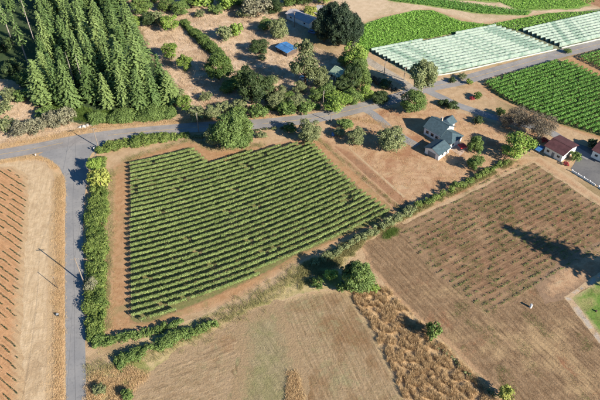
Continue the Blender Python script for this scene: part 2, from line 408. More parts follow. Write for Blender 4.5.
# the base land, one sheet to the horizon
me = bpy.data.meshes.new('ground'); S = 4000
me.from_pydata([(-S, -S, 0), (S, -S, 0), (S, S, 0), (-S, S, 0)], [], [(0, 1, 2, 3)]); me.materials.append(M['ground'])
at = me.attributes.new('edge', 'FLOAT', 'POINT'); at.data.foreach_set('value', [50.]*4)
tag(link('ground', me), kind='structure')

F_SCRUB = [(120, -25), (330, -25), (300, 40), (345, 60), (335, 90), (330, 112), (250, 116), (175, 118), (172, 90), (150, 55), (130, 20)]
F_FOREST = [(-60, -40), (122, -40), (132, 10), (152, 48), (172, 86), (178, 114), (130, 120), (95, 126), (60, 128), (40, 112), (20, 90), (-60, 60)]
F_VSOIL = [(113, 166), (130, 157), (190, 140), (214, 150), (262, 146), (300, 138), (320, 140), (402, 210), (388, 220), (350, 236), (300, 260), (230, 302), (150, 329), (107, 336), (110, 260)]
V_MAIN = [(130, 164), (192, 147), (212, 166), (222, 163), (245, 155), (270, 149), (312, 143), (333, 165), (360, 190), (390, 212), (378, 222), (350, 233), (300, 254), (260, 276), (205, 301), (165, 316), (148, 323), (131, 321)]
F_RIGHT = [(360, 242), (400, 219), (515, 160), (535, 158), (600, 202), (680, 250), (700, 480), (540, 480), (500, 396), (450, 346), (400, 302), (370, 268)]
F_RROWS = [(400, 232), (440, 206), (515, 166), (538, 164), (600, 206), (660, 245), (660, 262), (600, 256), (560, 270), (490, 316), (430, 270)]
F_BOTTOM = [(128, 395), (150, 372), (185, 347), (240, 316), (305, 294), (345, 289), (372, 330), (405, 400), (425, 470), (60, 470)]
F_HUMM = [(346, 287), (386, 287), (420, 322), (496, 397), (545, 470), (424, 470), (405, 400), (372, 330)]
F_LEFT = [(-90, 163), (14, 166), (27, 176), (31, 195), (28, 230), (22, 300), (21, 340), (23, 400), (21, 480), (-90, 480)]
F_TRACK = [(-90, 158), (32, 158), (46, 163), (53, 172), (56, 186), (52, 240), (50, 300), (49, 400), (48, 480), (-90, 480)]
sheet('scrub_hillside', F_SCRUB, 'scrub', .008, 1.2)
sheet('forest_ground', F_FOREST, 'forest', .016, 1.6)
sheet('shrub_slope', [(-60, 60), (15, 82), (45, 118), (92, 126), (60, 136), (0, 149), (-60, 158)], 'scrub', .020, 1.0)
sheet('farmhouse_yard', [(318, 138), (330, 122), (380, 108), (420, 98), (440, 104), (500, 122), (552, 135), (520, 158), (400, 214)], 'yard', .012, .8)
sheet('red_dirt_strip', [(318, 139), (350, 150), (414, 203), (400, 213)], 'yard_red', .016, .5)
sheet('vineyard_soil', F_VSOIL, 'vsoil', .024, .6)
sheet('vineyard_floor', [(128, 163), (192, 145.5), (212, 164), (246, 153.5), (313, 141.5), (334, 164), (361, 189), (392, 212), (378, 223.5), (350, 234.5), (300, 255), (260, 277), (205, 302), (165, 317.5), (147, 325), (128.5, 323)], 'vfloor_shade', .032, .3)  # cover-crop sheet whose dark colour also stands for the row shade
sheet('vineyard_headland', [(316, 136), (326, 139), (404, 209), (398, 214)], 'yard_red', .028, .35)
sheet('field_bank', [(88, 372), (150, 335), (232, 304), (300, 262), (350, 238), (398, 215), (440, 196), (512, 158), (520, 162), (402, 222), (366, 242), (350, 262), (345, 288), (300, 296), (240, 318), (185, 349), (130, 395), (88, 420)], 'bank', .020, .7)
sheet('bank_path', [(86, 364), (118, 356), (165, 338), (232, 306), (285, 272), (287, 277), (235, 312), (167, 344), (122, 362), (86, 374)], 'track', .026, .4)
sheet('fallow_field', F_RIGHT, 'fallow', .012, .5)
sheet('young_vine_field', F_RROWS, 'brown', .022, 1.6, fade=((.25, .165, .098), 8))
sheet('field_margin', [(512, 158), (540, 156), (600, 197), (680, 246), (672, 250), (598, 206), (534, 163), (404, 224), (398, 218)], 'yard', .027, .5)
sheet('farm_track', [(535, 285), (560, 262), (600, 240), (672, 222), (672, 262), (604, 274), (572, 296), (545, 305)], 'yard', .028, .6, fade=((.23, .155, .1), 5))
sheet('mown_field', F_BOTTOM, 'stubble', .026, .5)
sheet('mown_field_edge', [(128, 395), (150, 372), (185, 347), (240, 316), (282, 301), (262, 330), (235, 372), (215, 470), (60, 470)], 'stubble2', .032, 2.2)
sheet('mown_green_band', [(236, 320), (282, 302), (298, 345), (312, 400), (325, 470), (236, 470), (230, 400), (238, 355)], 'stubble3', .038, 1.5, fade=((.29, .205, .12), 7))
sheet('hummock_ground', F_HUMM, 'hummock', .022, .5)
sheet('dry_headland', F_TRACK, 'track', .010, .5)
sheet('tilled_field', F_LEFT, 'orange', .018, .8)
sheet('ditch', [(52, 184), (56, 184), (52, 300), (51, 400), (50, 480), (44, 480), (45.5, 400), (47, 300), (49.5, 230)], 'ditch', .018, .35)
sheet('road_verge', [(40, 157), (52, 161), (62, 171), (66, 186), (66, 480), (51, 480), (52, 400), (53, 300), (55.5, 220), (56, 186), (53, 172)], 'verge', .026, .3)
sheet('lawn', [(571, 298), (602, 278), (690, 240), (690, 390), (600, 336)], 'lawn', .026, .4)
sheet('lawn_path', [(564, 297), (600, 272), (606, 276), (571, 298), (602, 337), (690, 394), (684, 402), (598, 343)], 'concrete', .034, .3)
sheet('crop_field', [(352, 60), (362, 24), (380, 18), (415, 10), (432, 10), (462, 21), (494, 25), (440, 38), (369, 51), (366, 62)], 'cropsoil', .012, .8)
sheet('far_crop_field', [(484, 25), (548, 12.5), (610, 10), (610, 14), (517, 33), (497, 26)], 'cropsoil', .012, .6)
sheet('green_pasture', [(450, 0), (440, -30), (590, -30), (600, 3), (577, 9), (520, 11), (500, 3), (465, 1)], 'cropsoil', .012, 1)
sheet('green_strip', [(370, -4), (430, -2), (500, 8), (533, 11), (530, 16), (480, 14), (440, 8), (395, 2)], 'cropsoil', .016, .8)
sheet('bare_field', [(330, -20), (430, -20), (470, 0), (580, 6), (620, 8), (620, 14), (540, 14), (480, 24), (455, 17), (430, 9), (380, 17), (360, 24), (335, 30)], 'bare', .010, .8)
sheet('red_dirt_field', [(590, -20), (640, -20), (640, 12), (600, 8), (575, -2)], 'yard_red', .020, .8)
sheet('net_block_soil', [(366, 50), (440, 36), (497, 24), (600, 8), (700, -12), (700, 14), (600, 41), (555, 51), (455, 74), (416, 79)], 'netsoil', .018, .3)
sheet('lane_verge', [(362, 58), (412, 80), (455, 76), (560, 51), (700, 17), (700, 24), (560, 56), (462, 80), (425, 88), (385, 80), (360, 66)], 'track', .022, .5)
sheet('roadside_vineyard_soil', [(478, 86), (500, 78), (562, 60), (700, 22), (700, 170), (600, 140), (545, 121), (497, 99)], 'vsoil', .020, .4)
sheet('roadside_vineyard_floor', [(483, 84.5), (500, 78), (540, 66), (562, 61), (572, 63.5), (600, 77), (652, 98), (652, 160), (600, 137), (560, 125), (545, 118.5), (520, 108), (497, 96.5)], 'vfloor_shade', .026, .3)  # same floor colour, with the shade of the rows painted in
sheet('green_verge', [(525, 62), (545, 57), (562, 55), (556, 59), (530, 66)], 'lawn', .030, .3)

# roads
ROAD = smooth_line([(-60, 164), (0, 154.5), (40, 147.5), (75, 140.5), (120, 134), (170, 129.5), (200, 127), (250, 124.5), (290, 121), (320, 117), (345, 111.5), (365, 106.5), (385, 101.5), (405, 95), (422, 89), (440, 85), (462, 80.5), (500, 70), (555, 55), (600, 44), (700, 19)])
SIDE = np.concatenate([poly([(67, 480), (65.7, 380), (65, 300), (65, 220), (66, 190), (64.5, 178), (60, 168), (52, 161), (38, 155)]),
                       poly([(60, 143), (85, 139), (112, 138), (99, 150), (92, 159), (89, 172), (85.5, 190), (83, 220), (84.3, 300), (86, 380), (89, 480)])])
def road(name, pts, mat, z, label=None):
    V = [Vector((x, y, z)) for x, y in pts]; tr = tessellate_polygon([V])
    return sheet(name, pts, mat, z, 0, label, raw=True)
road('side_road', [tuple(p) for p in SIDE], 'asphalt_b', .040)
def ribbon(name, line, width, mat, z, dash=None):
    d = np.gradient(line, axis=0); d /= np.linalg.norm(d, axis=1, keepdims=True); nr = np.stack([-d[:, 1], d[:, 0]], 1)
    A = line+nr*width/2; B = line-nr*width/2; n = len(line)
    V = np.zeros((2*n, 3)); V[:n, :2] = A; V[n:, :2] = B; V[:, 2] = z
    idx = [i for i in range(n-1) if dash is None or dash(i)]
    F = [(i, n+i, n+i+1, i+1) for i in idx]
    rm = mesh_np(name, V, F, M[mat]); at = rm.attributes.new('edge', 'FLOAT', 'POINT'); at.data.foreach_set('value', np.full(2*n, 50., np.float32))
    o = link(name, rm)
    o['kind'] = 'structure'; return o
GL = smooth_line([(352, 40), (360, 54), (372, 63), (390, 74), (404, 83), (416, 92)])
ribbon('gravel_lane', GL, 4.2, 'gravel', .036)
ribbon('main_road', ROAD, 6.4, 'asphalt', .046)
DRV = smooth_line([(424, 89), (434, 94), (445, 99), (456, 104.5), (478, 112), (502, 119.5), (530, 126), (552, 133), (572, 147), (590, 158)])
ribbon('farm_drive', DRV, 3.8, 'asphalt_b', .041)
HD = smooth_line([(360, 107), (370, 112), (378, 118), (388, 127), (400, 136), (417, 146)])
ribbon('house_drive', HD, np.linspace(3.6, 3.6, 1)[0], 'asphalt_b', .042)
sheet('parking_lot', [(553, 131), (572, 141), (590, 148), (680, 185), (680, 232), (598, 186), (571, 169), (576, 160), (583, 155), (570, 147)], 'asphalt_d', .034, .15)
ribbon('road_centre_line', ROAD, .22, 'yellow', .052, lambda i: mnoise.noise(Vector((i*.21, 3, 0))) > -.25 and not (ROAD[i][0] < -75 and ROAD[i][0] > -92))
ribbon('road_edge_line', ROAD+np.array([0.9, 2.75]), .12, 'whitepaint', .053, lambda i: mnoise.noise(Vector((i*.13, 8, 0))) > .05)
for k, px in enumerate([[(75, 140), (75.5, 160), (73, 200), (74, 260), (74.5, 330), (76, 440)], [(90, 134), (77, 141), (66, 152)]]):
    ribbon('road_seam', smooth_line(px), .06, 'crack', .056+.003*k)
sheet('junction_island', [(88, 161), (92, 153), (95, 152), (93, 160), (91, 171), (87.5, 176)], 'verge', .058, .2)
sheet('patio', [(449, 148), (458, 142), (469, 147), (460, 156)], 'patio', .034, .1)
sheet('yard_path', [(347.5, 147.5), (349.5, 147.5), (405, 196.5), (403.5, 198)], 'track', .034, .1)

# ------------------------------------------------------------------ vine rows
def runs(mask, minlen):
    out = []; i = 0; n = len(mask)
    while i < n:
        if mask[i]:
            j = i
            while j < n and mask[j]: j += 1
            if j-i >= minlen: out.append((i, j))
            i = j
        else: i += 1
    return out
def parallel_rows(pg, p, q, spacing, step=.5, minlen=3, gap=0):
    """straight rows parallel to the line p-q (photo points), clipped to polygon pg (metres)"""
    a, b = np.array(G(*p)), np.array(G(*q)); d = (b-a)/np.linalg.norm(b-a); n = np.array([-d[1], d[0]])
    s = pg@n; t = pg@d; rows = []
    k = s.max()-spacing*.4
    while k > s.min():
        T = np.arange(t.min(), t.max(), step); P = d*T[:, None]+n*k
        for i, j in runs(inside(P, pg), int(minlen/step)): rows.append(P[i:j])
        k -= spacing
    return rows
def canopy(P, per_m, w_, z0, z1, size, vine=1.3, dead=.04, patch=None, wob=.08):
    d = np.diff(P, axis=0); L = np.concatenate([[0], np.cumsum(np.linalg.norm(d, axis=1))]); tot = L[-1]
    nv = int(tot/vine)+2; vig = np.clip(rng.normal(1, .16, nv), .55, 1.35); alive = rng.random(nv) > dead
    n = int(tot*per_m); s = rng.random(n)*tot; vi = (s/vine).astype(int)
    keep = alive[vi] & (rng.random(n) < vig[vi]); s = s[keep]; vi = vi[keep]; n = len(s)
    x = np.interp(s, L, P[:, 0]); y = np.interp(s, L, P[:, 1])
    tx = np.gradient(P, axis=0); tx /= np.linalg.norm(tx, axis=1, keepdims=True)
    dx = np.interp(s, L, tx[:, 0]); dy = np.interp(s, L, tx[:, 1])
    th = rng.uniform(-.9, math.pi+.9, n); k = rng.uniform(.35, 1.1, n)
    g = vig[vi]
    off = w_/2*np.cos(th)*k*g+rng.normal(0, wob, nv)[vi]; zc = (z0+z1)/2; hz = (z1-z0)/2
    z = zc+hz*np.sin(th)*k*(.6+.4*g)
    Pt = np.stack([x-dy*off, y+dx*off, z], 1)
    nn = np.stack([-dy*np.cos(th)*1.0, dx*np.cos(th)*1.0, np.sin(th)], 1)*.6+rng.normal(size=(n, 3))*.6+np.array([0, 0, .35])
    tint = np.clip(rng.normal(.5, .2, n)+(rng.normal(0, .12, nv))[vi], 0, 1)
    return Pt, nn, rng.uniform(.75, 1.25, n)*size, tint
post_mesh = MB().tube([(0, 0, -.1), (0, 0, 1.75)], [.06, .055], 5).build('end_post', M['postwood']).data
bpy.data.objects.remove(bpy.data.objects['end_post'])
def vine_row(P, per_m, label, group, mat, name='vine_row', w_=1.05, z0=.45, z1=1.75, size=.2, dead=.04, trunks=True, vine=1.3, posts=True, cat='vine row'):
    mid = P[len(P)//2]
    t = thing(name, (mid[0], mid[1], 0), 0, label, cat, group)
    Q = P-mid
    a, b, s, c = canopy(Q, per_m, w_, z0, z1, size, dead=dead, vine=vine)
    link('canopy', leaf_mesh('canopy', a, b, s, c, M[mat]), t)
    if trunks:
        d = np.diff(Q, axis=0); L = np.concatenate([[0], np.cumsum(np.linalg.norm(d, axis=1))])
        ss = np.arange(.6, L[-1], vine*1.0); n = len(ss)
        if n:
            x = np.interp(ss, L, Q[:, 0]); y = np.interp(ss, L, Q[:, 1]); V = np.zeros((n, 6, 3)); r = .035
            for k in range(3):
                V[:, k] = np.stack([x+r*1.3*math.cos(k*2.1), y+r*1.3*math.sin(k*2.1), np.full(n, -.02)], 1)
                V[:, k+3] = np.stack([x+r*math.cos(k*2.1)+rng.normal(0, .03, n), y+r*math.sin(k*2.1), np.full(n, (z0+z1)/2)], 1)
            F = np.array([[0, 1, 4, 3], [1, 2, 5, 4], [2, 0, 3, 5]])
            F = (np.arange(n)[:, None, None]*6+F[None]).reshape(-1, 4)
            tag(link('trunks', mesh_np('trunks', V.reshape(-1, 3), F, M['bark']), t), kind='stuff')
    if posts:
        for e in (0, -1):
            o = link('end_post', post_mesh, t); o.location = (Q[e][0], Q[e][1], 0); o.scale = (1, 1, z1/1.75)
    return t

# the big central vineyard: rows that bend slightly with the land
pgm = poly(V_MAIN); rows = []
v0 = 165.5
while v0 < 330:
    px = []; u, v = 118.0, v0+.27*12
    while u < 398:
        px.append((u, v)); m = -(0.25+0.0011*(u-170)+0.0004*(v-170)); v += m*1.0; u += 1.0
    P = poly(px); d = np.linalg.norm(np.diff(P, axis=0), axis=1); L = np.concatenate([[0], np.cumsum(d)])
    s = np.arange(0, L[-1], .5); P = np.stack([np.interp(s, L, P[:, 0]), np.interp(s, L, P[:, 1])], 1)
    for i, j in runs(inside(P, pgm), 8): rows.append(P[i:j])
    v0 += 4.85*((v0+360)/580)**2
for k, P in enumerate(rows):
    vine_row(P, 150, '%s vine row of the large central vineyard counted from its top edge' % ordinal(k+1), 'rows of the central vineyard', 'vine', w_=.72, z0=.88, z1=1.85, size=.135, dead=.018)

# the deep green vineyard by the far road
pgr = poly([(484, 84), (500, 78.5), (540, 66.5), (562, 61.5), (571, 63.5), (600, 77), (650, 98), (650, 158), (600, 136), (560, 124), (545, 117.5), (520, 107), (497, 95.5)])
for k, P in enumerate(parallel_rows(pgr, (484, 84), (560, 61), 2.3)):
    vine_row(P, 60, '%s row of the deep green vineyard below the far road, counted from the road' % ordinal(k+1), 'rows of the roadside vineyard', 'vinedeep', w_=1.2, z0=.5, z1=1.9, size=.23, dead=.01)
pgr2 = poly([(577, 58.5), (600, 52.5), (660, 37), (660, 96), (600, 70)])
for k, P in enumerate(parallel_rows(pgr2, (484, 84), (560, 61), 2.3)):
    vine_row(P, 40, '%s row from the far road in the vineyard block at the right edge' % ordinal(k+1), 'rows of the right edge vineyard block', 'vinedeep', w_=1.2, z0=.5, z1=1.9, size=.23, dead=.01)

# weedy young vines on the brown field
pgw = poly(F_RROWS)
cnt = 0
for P in parallel_rows(pgw, (440, 216), (500, 187), 2.3, minlen=5):
    cnt += 1
    vine_row(P, 12, '%s sparse young vine row on the brown field, counted from its upper edge' % ordinal(cnt), 'sparse rows of the brown field', 'weed', 'young_vine_row', w_=.7, z0=.08, z1=.42, size=.15, dead=.42, trunks=False, vine=1.0, posts=False)

# tiny vines on the orange field
pgl = poly([(-45, 169), (12, 170), (24, 181), (27, 197), (24, 230), (18, 300), (17, 340), (19, 400), (18, 440), (-45, 440)])
cnt = 0
for P in parallel_rows(pgl, (0, 182), (20, 195.2), 2.05, minlen=2):
    cnt += 1
    vine_row(P, 26, '%s row of tiny dark vines on the orange tilled field, counted from its far end' % ordinal(cnt), 'rows of tiny vines on the orange field', 'young', 'young_vine_row', w_=.34, z0=.03, z1=.36, size=.105, dead=.2, trunks=False, vine=2.2, posts=False)

# rows under white-green netting
def net_row(P, label, group):
    mid = P[len(P)//2]; Q = P-mid
    t = thing('netted_vine_row', (mid[0], mid[1], 0), 0, label, 'netted row', group)
    d = np.gradient(Q, axis=0); d /= np.linalg.norm(d, axis=1, keepdims=True); nr = np.stack([-d[:, 1], d[:, 0]], 1)
    prof = [(-.78, .04), (-.66, .75), (-.45, 1.6), (0, 1.9), (.45, 1.6), (.66, .75), (.78, .04)]
    n = len(Q); V = np.zeros((n, 7, 3))
    ph = rng.random()*6; s = np.arange(n)*.5
    sag = .035*np.sin(s*2*math.pi/2.6+ph)+rng.normal(0, .03, n); bul = 1+.04*np.sin(s*2*math.pi/2.6+ph+1)+rng.normal(0, .05, n)
    for k, (x, z) in enumerate(prof):
        V[:, k, :2] = Q+nr*(x*bul)[:, None]; V[:, k, 2] = z*(1+sag*(z > .5))
    F = [(i*7+k, i*7+k+1, (i+1)*7+k+1, (i+1)*7+k) for i in range(n-1) for k in range(6)]
    nm_ = mesh_np('netting', V.reshape(-1, 3), F, M['net'], smooth=True); at = nm_.attributes.new('edge', 'FLOAT', 'POINT'); at.data.foreach_set('value', np.full(n*7, 50., np.float32)); link('netting', nm_, t)
    m = Q[::1]; a, b, ss, c = canopy(m, 8, .8, .6, 1.5, .25)
    link('vines', leaf_mesh('vines', a, b, ss, c, M['vinedeep']), t)
    for e in (0, -1):
        o = link('end_post', post_mesh, t); o.location = (Q[e][0], Q[e][1], 0); o.scale = (1, 1, 1.1)
pgn1 = poly([(369, 51), (440, 38.5), (494, 26.5), (513, 33), (553, 49), (455, 71.5), (416, 76)])
for k, P in enumerate(parallel_rows(pgn1, (369, 51), (494, 26.5), 2.3)):
    net_row(P, '%s netted row from the crop field in the larger white-green netted block' % ordinal(k+1), 'netted rows of the larger block')
pgn2 = poly([(520, 31), (600, 13), (660, 0), (660, 23), (600, 38.5), (560, 47.5)])
for k, P in enumerate(parallel_rows(pgn2, (520, 31), (600, 13), 2.3)):
    net_row(P, '%s netted row from the far crop strip in the right hand netted block' % ordinal(k+1), 'netted rows of the right hand block')
def net_roll(px, label, r=.38):
    L = smooth_line(px, 1.5); mid = L[len(L)//2]
    mb = MB(); mb.tube([(p[0]-mid[0], p[1]-mid[1], r*.9+.04) for p in L], [r*random.uniform(.8, 1.2) for p in L], 6)
    o = mb.build('rolled_net', M['netroll'], smooth=True); o.location = (mid[0], mid[1], 0); tag(o, label, 'rolled net', 'rolled nets')
net_roll([(417, 78), (436, 76), (455, 73), (505, 61.5), (556, 50)], 'long roll of pale netting along the road side of the netted block')
net_roll([(561, 48.6), (600, 39.5), (660, 25)], 'roll of pale netting along the road edge of the right netted block')
net_roll([(384, 59.5), (420, 52.3), (455, 45.3), (516, 33.6)], 'pale rolled net lying across the middle of the netted block', .5)

# ------------------------------------------------------------------ tufts and ground cover (uncountable)
def tufts(name, P, hmin, hmax, mat, label, blades=6, spread=.35, wid=.09, lean=.5, cat='grass', z=0.0):
    P = P[~inside(P, SIDE)]; P = P[np.array([np.abs(ROAD-p).sum(1).min() for p in P]) > 4.4]
    n = len(P); k = int(blades*3.6)
    B = np.repeat(P, k, axis=0); N_ = n*k
    H = np.repeat(rng.uniform(hmin, hmax, n), k)*rng.uniform(.6, 1.1, N_)
    if hmax < .95 and spread < .75: spread = spread*3.4
    a = rng.random(N_)*2*math.pi; r = np.sqrt(rng.random(N_))*spread
    a2 = rng.random(N_)*2*math.pi; bx = B[:, 0]+np.cos(a2)*r*.5; by = B[:, 1]+np.sin(a2)*r*.5
    tipx = bx+np.cos(a)*lean*H; tipy = by+np.sin(a)*lean*H
    wd = np.minimum(wid*H*.6, .02)
    px, py = -np.sin(a)*wd, np.cos(a)*wd
    V = np.zeros((N_, 4, 3))
    V[:, 0] = np.stack([bx-px, by-py, np.full(N_, z)], 1); V[:, 1] = np.stack([bx+px, by+py, np.full(N_, z)], 1)
    V[:, 2] = np.stack([tipx+px*.7, tipy+py*.7, H], 1); V[:, 3] = np.stack([tipx-px*.7, tipy-py*.7, H*.96], 1)
    T = np.clip(np.repeat(rng.normal(.5, .16, n), k)+rng.normal(0, .10, N_), 0, 1)
    o = link(name, mesh_np(name, V.reshape(-1, 3), np.arange(N_*4).reshape(-1, 4), M[mat], T))
    return tag(o, label, cat, kind='stuff')
def clumpy(pg, n, sc, th, seed=0.0):
    P = sample(pg, int(n*2.4)); k = np.array([mnoise.noise(Vector((p[0]*sc, p[1]*sc, seed))) for p in P])
    return P[k > th][:n]
def edge_points(px, width, n):
    L = smooth_line(px, 1.0); i = rng.integers(0, len(L), n)
    return L[i]+rng.normal(size=(n, 2))*width
tufts('dry_scrub_grass', clumpy(poly(F_SCRUB), 9000, .25, -.12), .35, .9, 'palegrass', 'pale dry grass clumps covering the scrubby hillside', 6, .7, .2)
tufts('slope_grass', clumpy(poly([(-60, 66), (15, 84), (45, 118), (92, 126), (60, 136), (0, 149), (-60, 158)]), 1500, .3, -.1), .3, .8, 'palegrass', 'dry grass between grey shrubs above the junction', 6, .6, .2)
tufts('hummock_grass', clumpy(poly(F_HUMM), 5200, .55, -.06, 3.0), .45, 1.05, 'drygrass', 'tall golden dry grass hummocks between the mown and fallow fields', 8, .8, .18, .6)
tufts('yard_grass', clumpy(poly([(330, 125), (380, 110), (425, 100), (500, 124), (540, 140), (515, 155), (404, 208), (350, 150), (320, 138)]), 2500, .3, -.05), .12, .35, 'drygrass', 'short dry grass in the farmhouse yard', 5, .6, .2)
tufts('bank_grass', np.concatenate([clumpy(poly([(300, 266), (350, 240), (398, 217), (512, 159), (518, 162), (402, 221), (366, 240), (352, 258), (300, 290)]), 2600, .4, -.2),
      edge_points([(90, 372), (165, 346), (240, 309), (300, 272)], 1.8, 900)]), .35, .8, 'banggrass', 'yellow green grass on the banks between the fields', 6, .5, .17)
tufts('track_grass', clumpy(poly(F_TRACK), 1600, .5, -.1), .08, .2, 'palegrass', 'cropped pale grass on the headland beside the orange field', 5, .5, .25)
tufts('verge_grass', np.concatenate([edge_points([(60, 178), (60, 300), (58, 460)], 1.0, 2200), edge_points([(0, 162), (40, 158), (56, 168)], .5, 250),
      edge_points([(0, 147), (40, 139), (75, 132), (100, 127)], .9, 500), edge_points([(100, 126), (170, 122), (235, 118), (290, 114)], .8, 800), edge_points([(345, 118), (375, 122), (400, 132)], .8, 250)]),
      .2, .5, 'drygrass', 'dry tan grass along the road verges', 6, .5, .2)
tufts('margin_grass', np.concatenate([edge_points([(125, 160), (190, 141), (214, 149), (262, 145)], .9, 500), edge_points([(112, 170), (110, 260), (107, 330)], .7, 600), edge_points([(318, 139), (402, 211)], .5, 300)]),
      .15, .4, 'banggrass', 'dry grass edging the central vineyard', 6, .5, .2)
tufts('fallow_grass', clumpy(poly(F_RIGHT), 5200, .35, -.05, 5.0), .08, .22, 'fallowgrass', 'sparse dry stubble over the fallow brown field', 5, .5, .25)
tufts('fallow_weeds', clumpy(poly([(400, 300), (470, 300), (560, 320), (620, 360), (620, 440), (540, 440), (480, 370)]), 700, .16, .22, 8.0), .1, .3, 'greengrass', 'scattered low green weeds on the fallow field', 6, .5, .25)
tufts('field_weeds', clumpy(poly(F_RROWS), 1500, .18, .02, 12.0), .12, .32, 'greengrass', 'green weeds between the sparse young vine rows', 6, .5, .25)
tufts('weed_patch', edge_points([(386, 237), (395, 230)], .8, 160), .2, .5, 'greengrass', 'dense green weed patch at the corner of the brown field', 7, .5, .25)
tufts('mown_grass', clumpy(poly(F_BOTTOM), 4200, .3, -.1, 4.0), .05, .16, 'banggrass', 'short stubble on the mown field', 4, .5, .3)
tufts('dry_heap_grass', clumpy(poly([(288, 372), (297, 372), (304, 400), (300, 430), (284, 430)]), 500, .8, -.2), .3, .7, 'drygrass', 'patch of uncut dry grass in the mown field', 7, .5, .2)
tufts('lawn_blades', clumpy(poly([(573, 299), (602, 280), (680, 246), (680, 380), (602, 333)]), 900, .2, 0), .06, .14, 'greengrass', 'lawn grass at the right edge of the field', 5, .5, .3)
tufts('corner_grass', clumpy(poly([(86, 376), (120, 366), (150, 374), (128, 396), (100, 450), (84, 450)]), 1300, .5, -.2), .3, .8, 'drygrass', 'long dry grass at the field corner beside the side road', 6, .6, .18)
tufts('forest_undergrowth', clumpy(poly([(35, 60), (60, 100), (100, 112), (170, 108), (172, 118), (100, 124), (60, 118), (30, 90)]), 2600, .4, -.2), .4, 1.1, 'greengrass', 'green undergrowth at the forest edge', 7, .7, .25)
def crop_mass(name, pg, per, label, h=.9, mat='crop'):
    n = int(area(pg)*per); P = sample(pg, n)
    bump = np.array([mnoise.noise(Vector((p[0]*.8, p[1]*.8, 1))) for p in P])
    z = h*(.55+.45*bump)+rng.uniform(-.2, .15, n)
    nn = rng.normal(size=(n, 3))*.6; nn[:, 2] += 1
    T = np.clip(rng.normal(.5, .2, n)+bump*.35, 0, 1)
    tag(link(name, leaf_mesh(name, np.stack([P[:, 0], P[:, 1], np.maximum(z, .1)], 1), nn, rng.uniform(.18, .34, n), T, M[mat])), label, 'crop', kind='stuff')
crop_mass('green_crop', poly([(354, 60), (364, 26), (380, 19.5), (415, 11), (432, 11), (460, 22), (491, 25.5), (440, 37), (370, 49.5), (366, 60)]), 16, 'lush bright green crop field behind the netted block')
crop_mass('far_green_crop', poly([(487, 25.5), (548, 14), (605, 11), (560, 20), (517, 31), (498, 26)]), 14, 'green crop strip above the right netted block')
crop_mass('pasture_grass', poly([(452, -1), (440, -28), (588, -28), (595, 2), (575, 8), (520, 10), (500, 2)]), 7, 'bright green pasture at the top of the view', .5)
crop_mass('green_strip_crop', poly([(372, -4), (430, -2), (500, 8), (530, 12), (528, 15.5), (480, 13.5), (440, 7), (395, 1.5)]), 12, 'green crop strip crossing the far bare field', 1.3, 'vinedeep')

# ------------------------------------------------------------------ trees and shrubs
def limb_mesh(h, r, lobes, nlimb=7):
    mb = MB()
    top = h*.72
    pts = [(0, 0, -.15), (rnd(.1), rnd(.1), top*.3), (rnd(.25), rnd(.25), top*.65), (rnd(.3), rnd(.3), top)]
    mb.tube(pts, [r*1.35, r, r*.7, r*.25], 7)
    for c, rr in sorted(lobes, key=lambda q: -q[1][0])[:nlimb]:
        z0 = min(top*.8, max(h*.16, c[2]*.55)); p0 = Vector((0, 0, z0)); p1 = Vector(c)
        md = p0.lerp(p1, .5)+Vector((rnd(.2), rnd(.2), .15))
        mb.tube([p0, md, p1], [r*.5, r*.33, r*.12], 5)
    return mb
def rnd(a): return random.uniform(-a, a)
def broadleaf(name, w_, h, mat, nl=38, size=.19, dens=14, bark='bark', low=.0, open_=1.0, trunk=None, core=.55):
    """prototype: crown of many lobes inside an ellipsoid that is w_ wide and h high"""
    lobes = []; rx = w_/2; zc = h*(.5+low*.5); rz = h*(1-low)/2
    for i in range(nl):
        while True:
            p = Vector((rnd(1), rnd(1), rnd(1)))
            if .25 < p.length < 1: break
        p = p.normalized()*(p.length**.45)
        lr = w_*random.uniform(.07, .19)
        c = (p.x*(rx-lr*.75), p.y*(rx-lr*.75), max(lr*.5, zc+p.z*(rz-lr*.7)))
        lobes.append((c, (lr, lr*random.uniform(.8, 1.1), lr*random.uniform(.65, .95))))
    lobes.append(((0, 0, zc), (rx*core, rx*core, rz*core*1.1)))
    P, Nn, T = blob_points(lobes, dens*open_)
    k = P[:, 2] > .05; P, Nn, T = P[k], Nn[k], T[k]
    o = thing(name, (0, 0, 0), 0, 'proto', 'tree')
    limb_mesh(h, trunk or w_*.028+.03, lobes).build('trunk', M[bark], o)
    link('crown', leaf_mesh('crown', P, Nn, rng.uniform(.7, 1.3, len(P))*size, T, M[mat]), o)
    o['w'] = w_; o['h'] = h
    return o
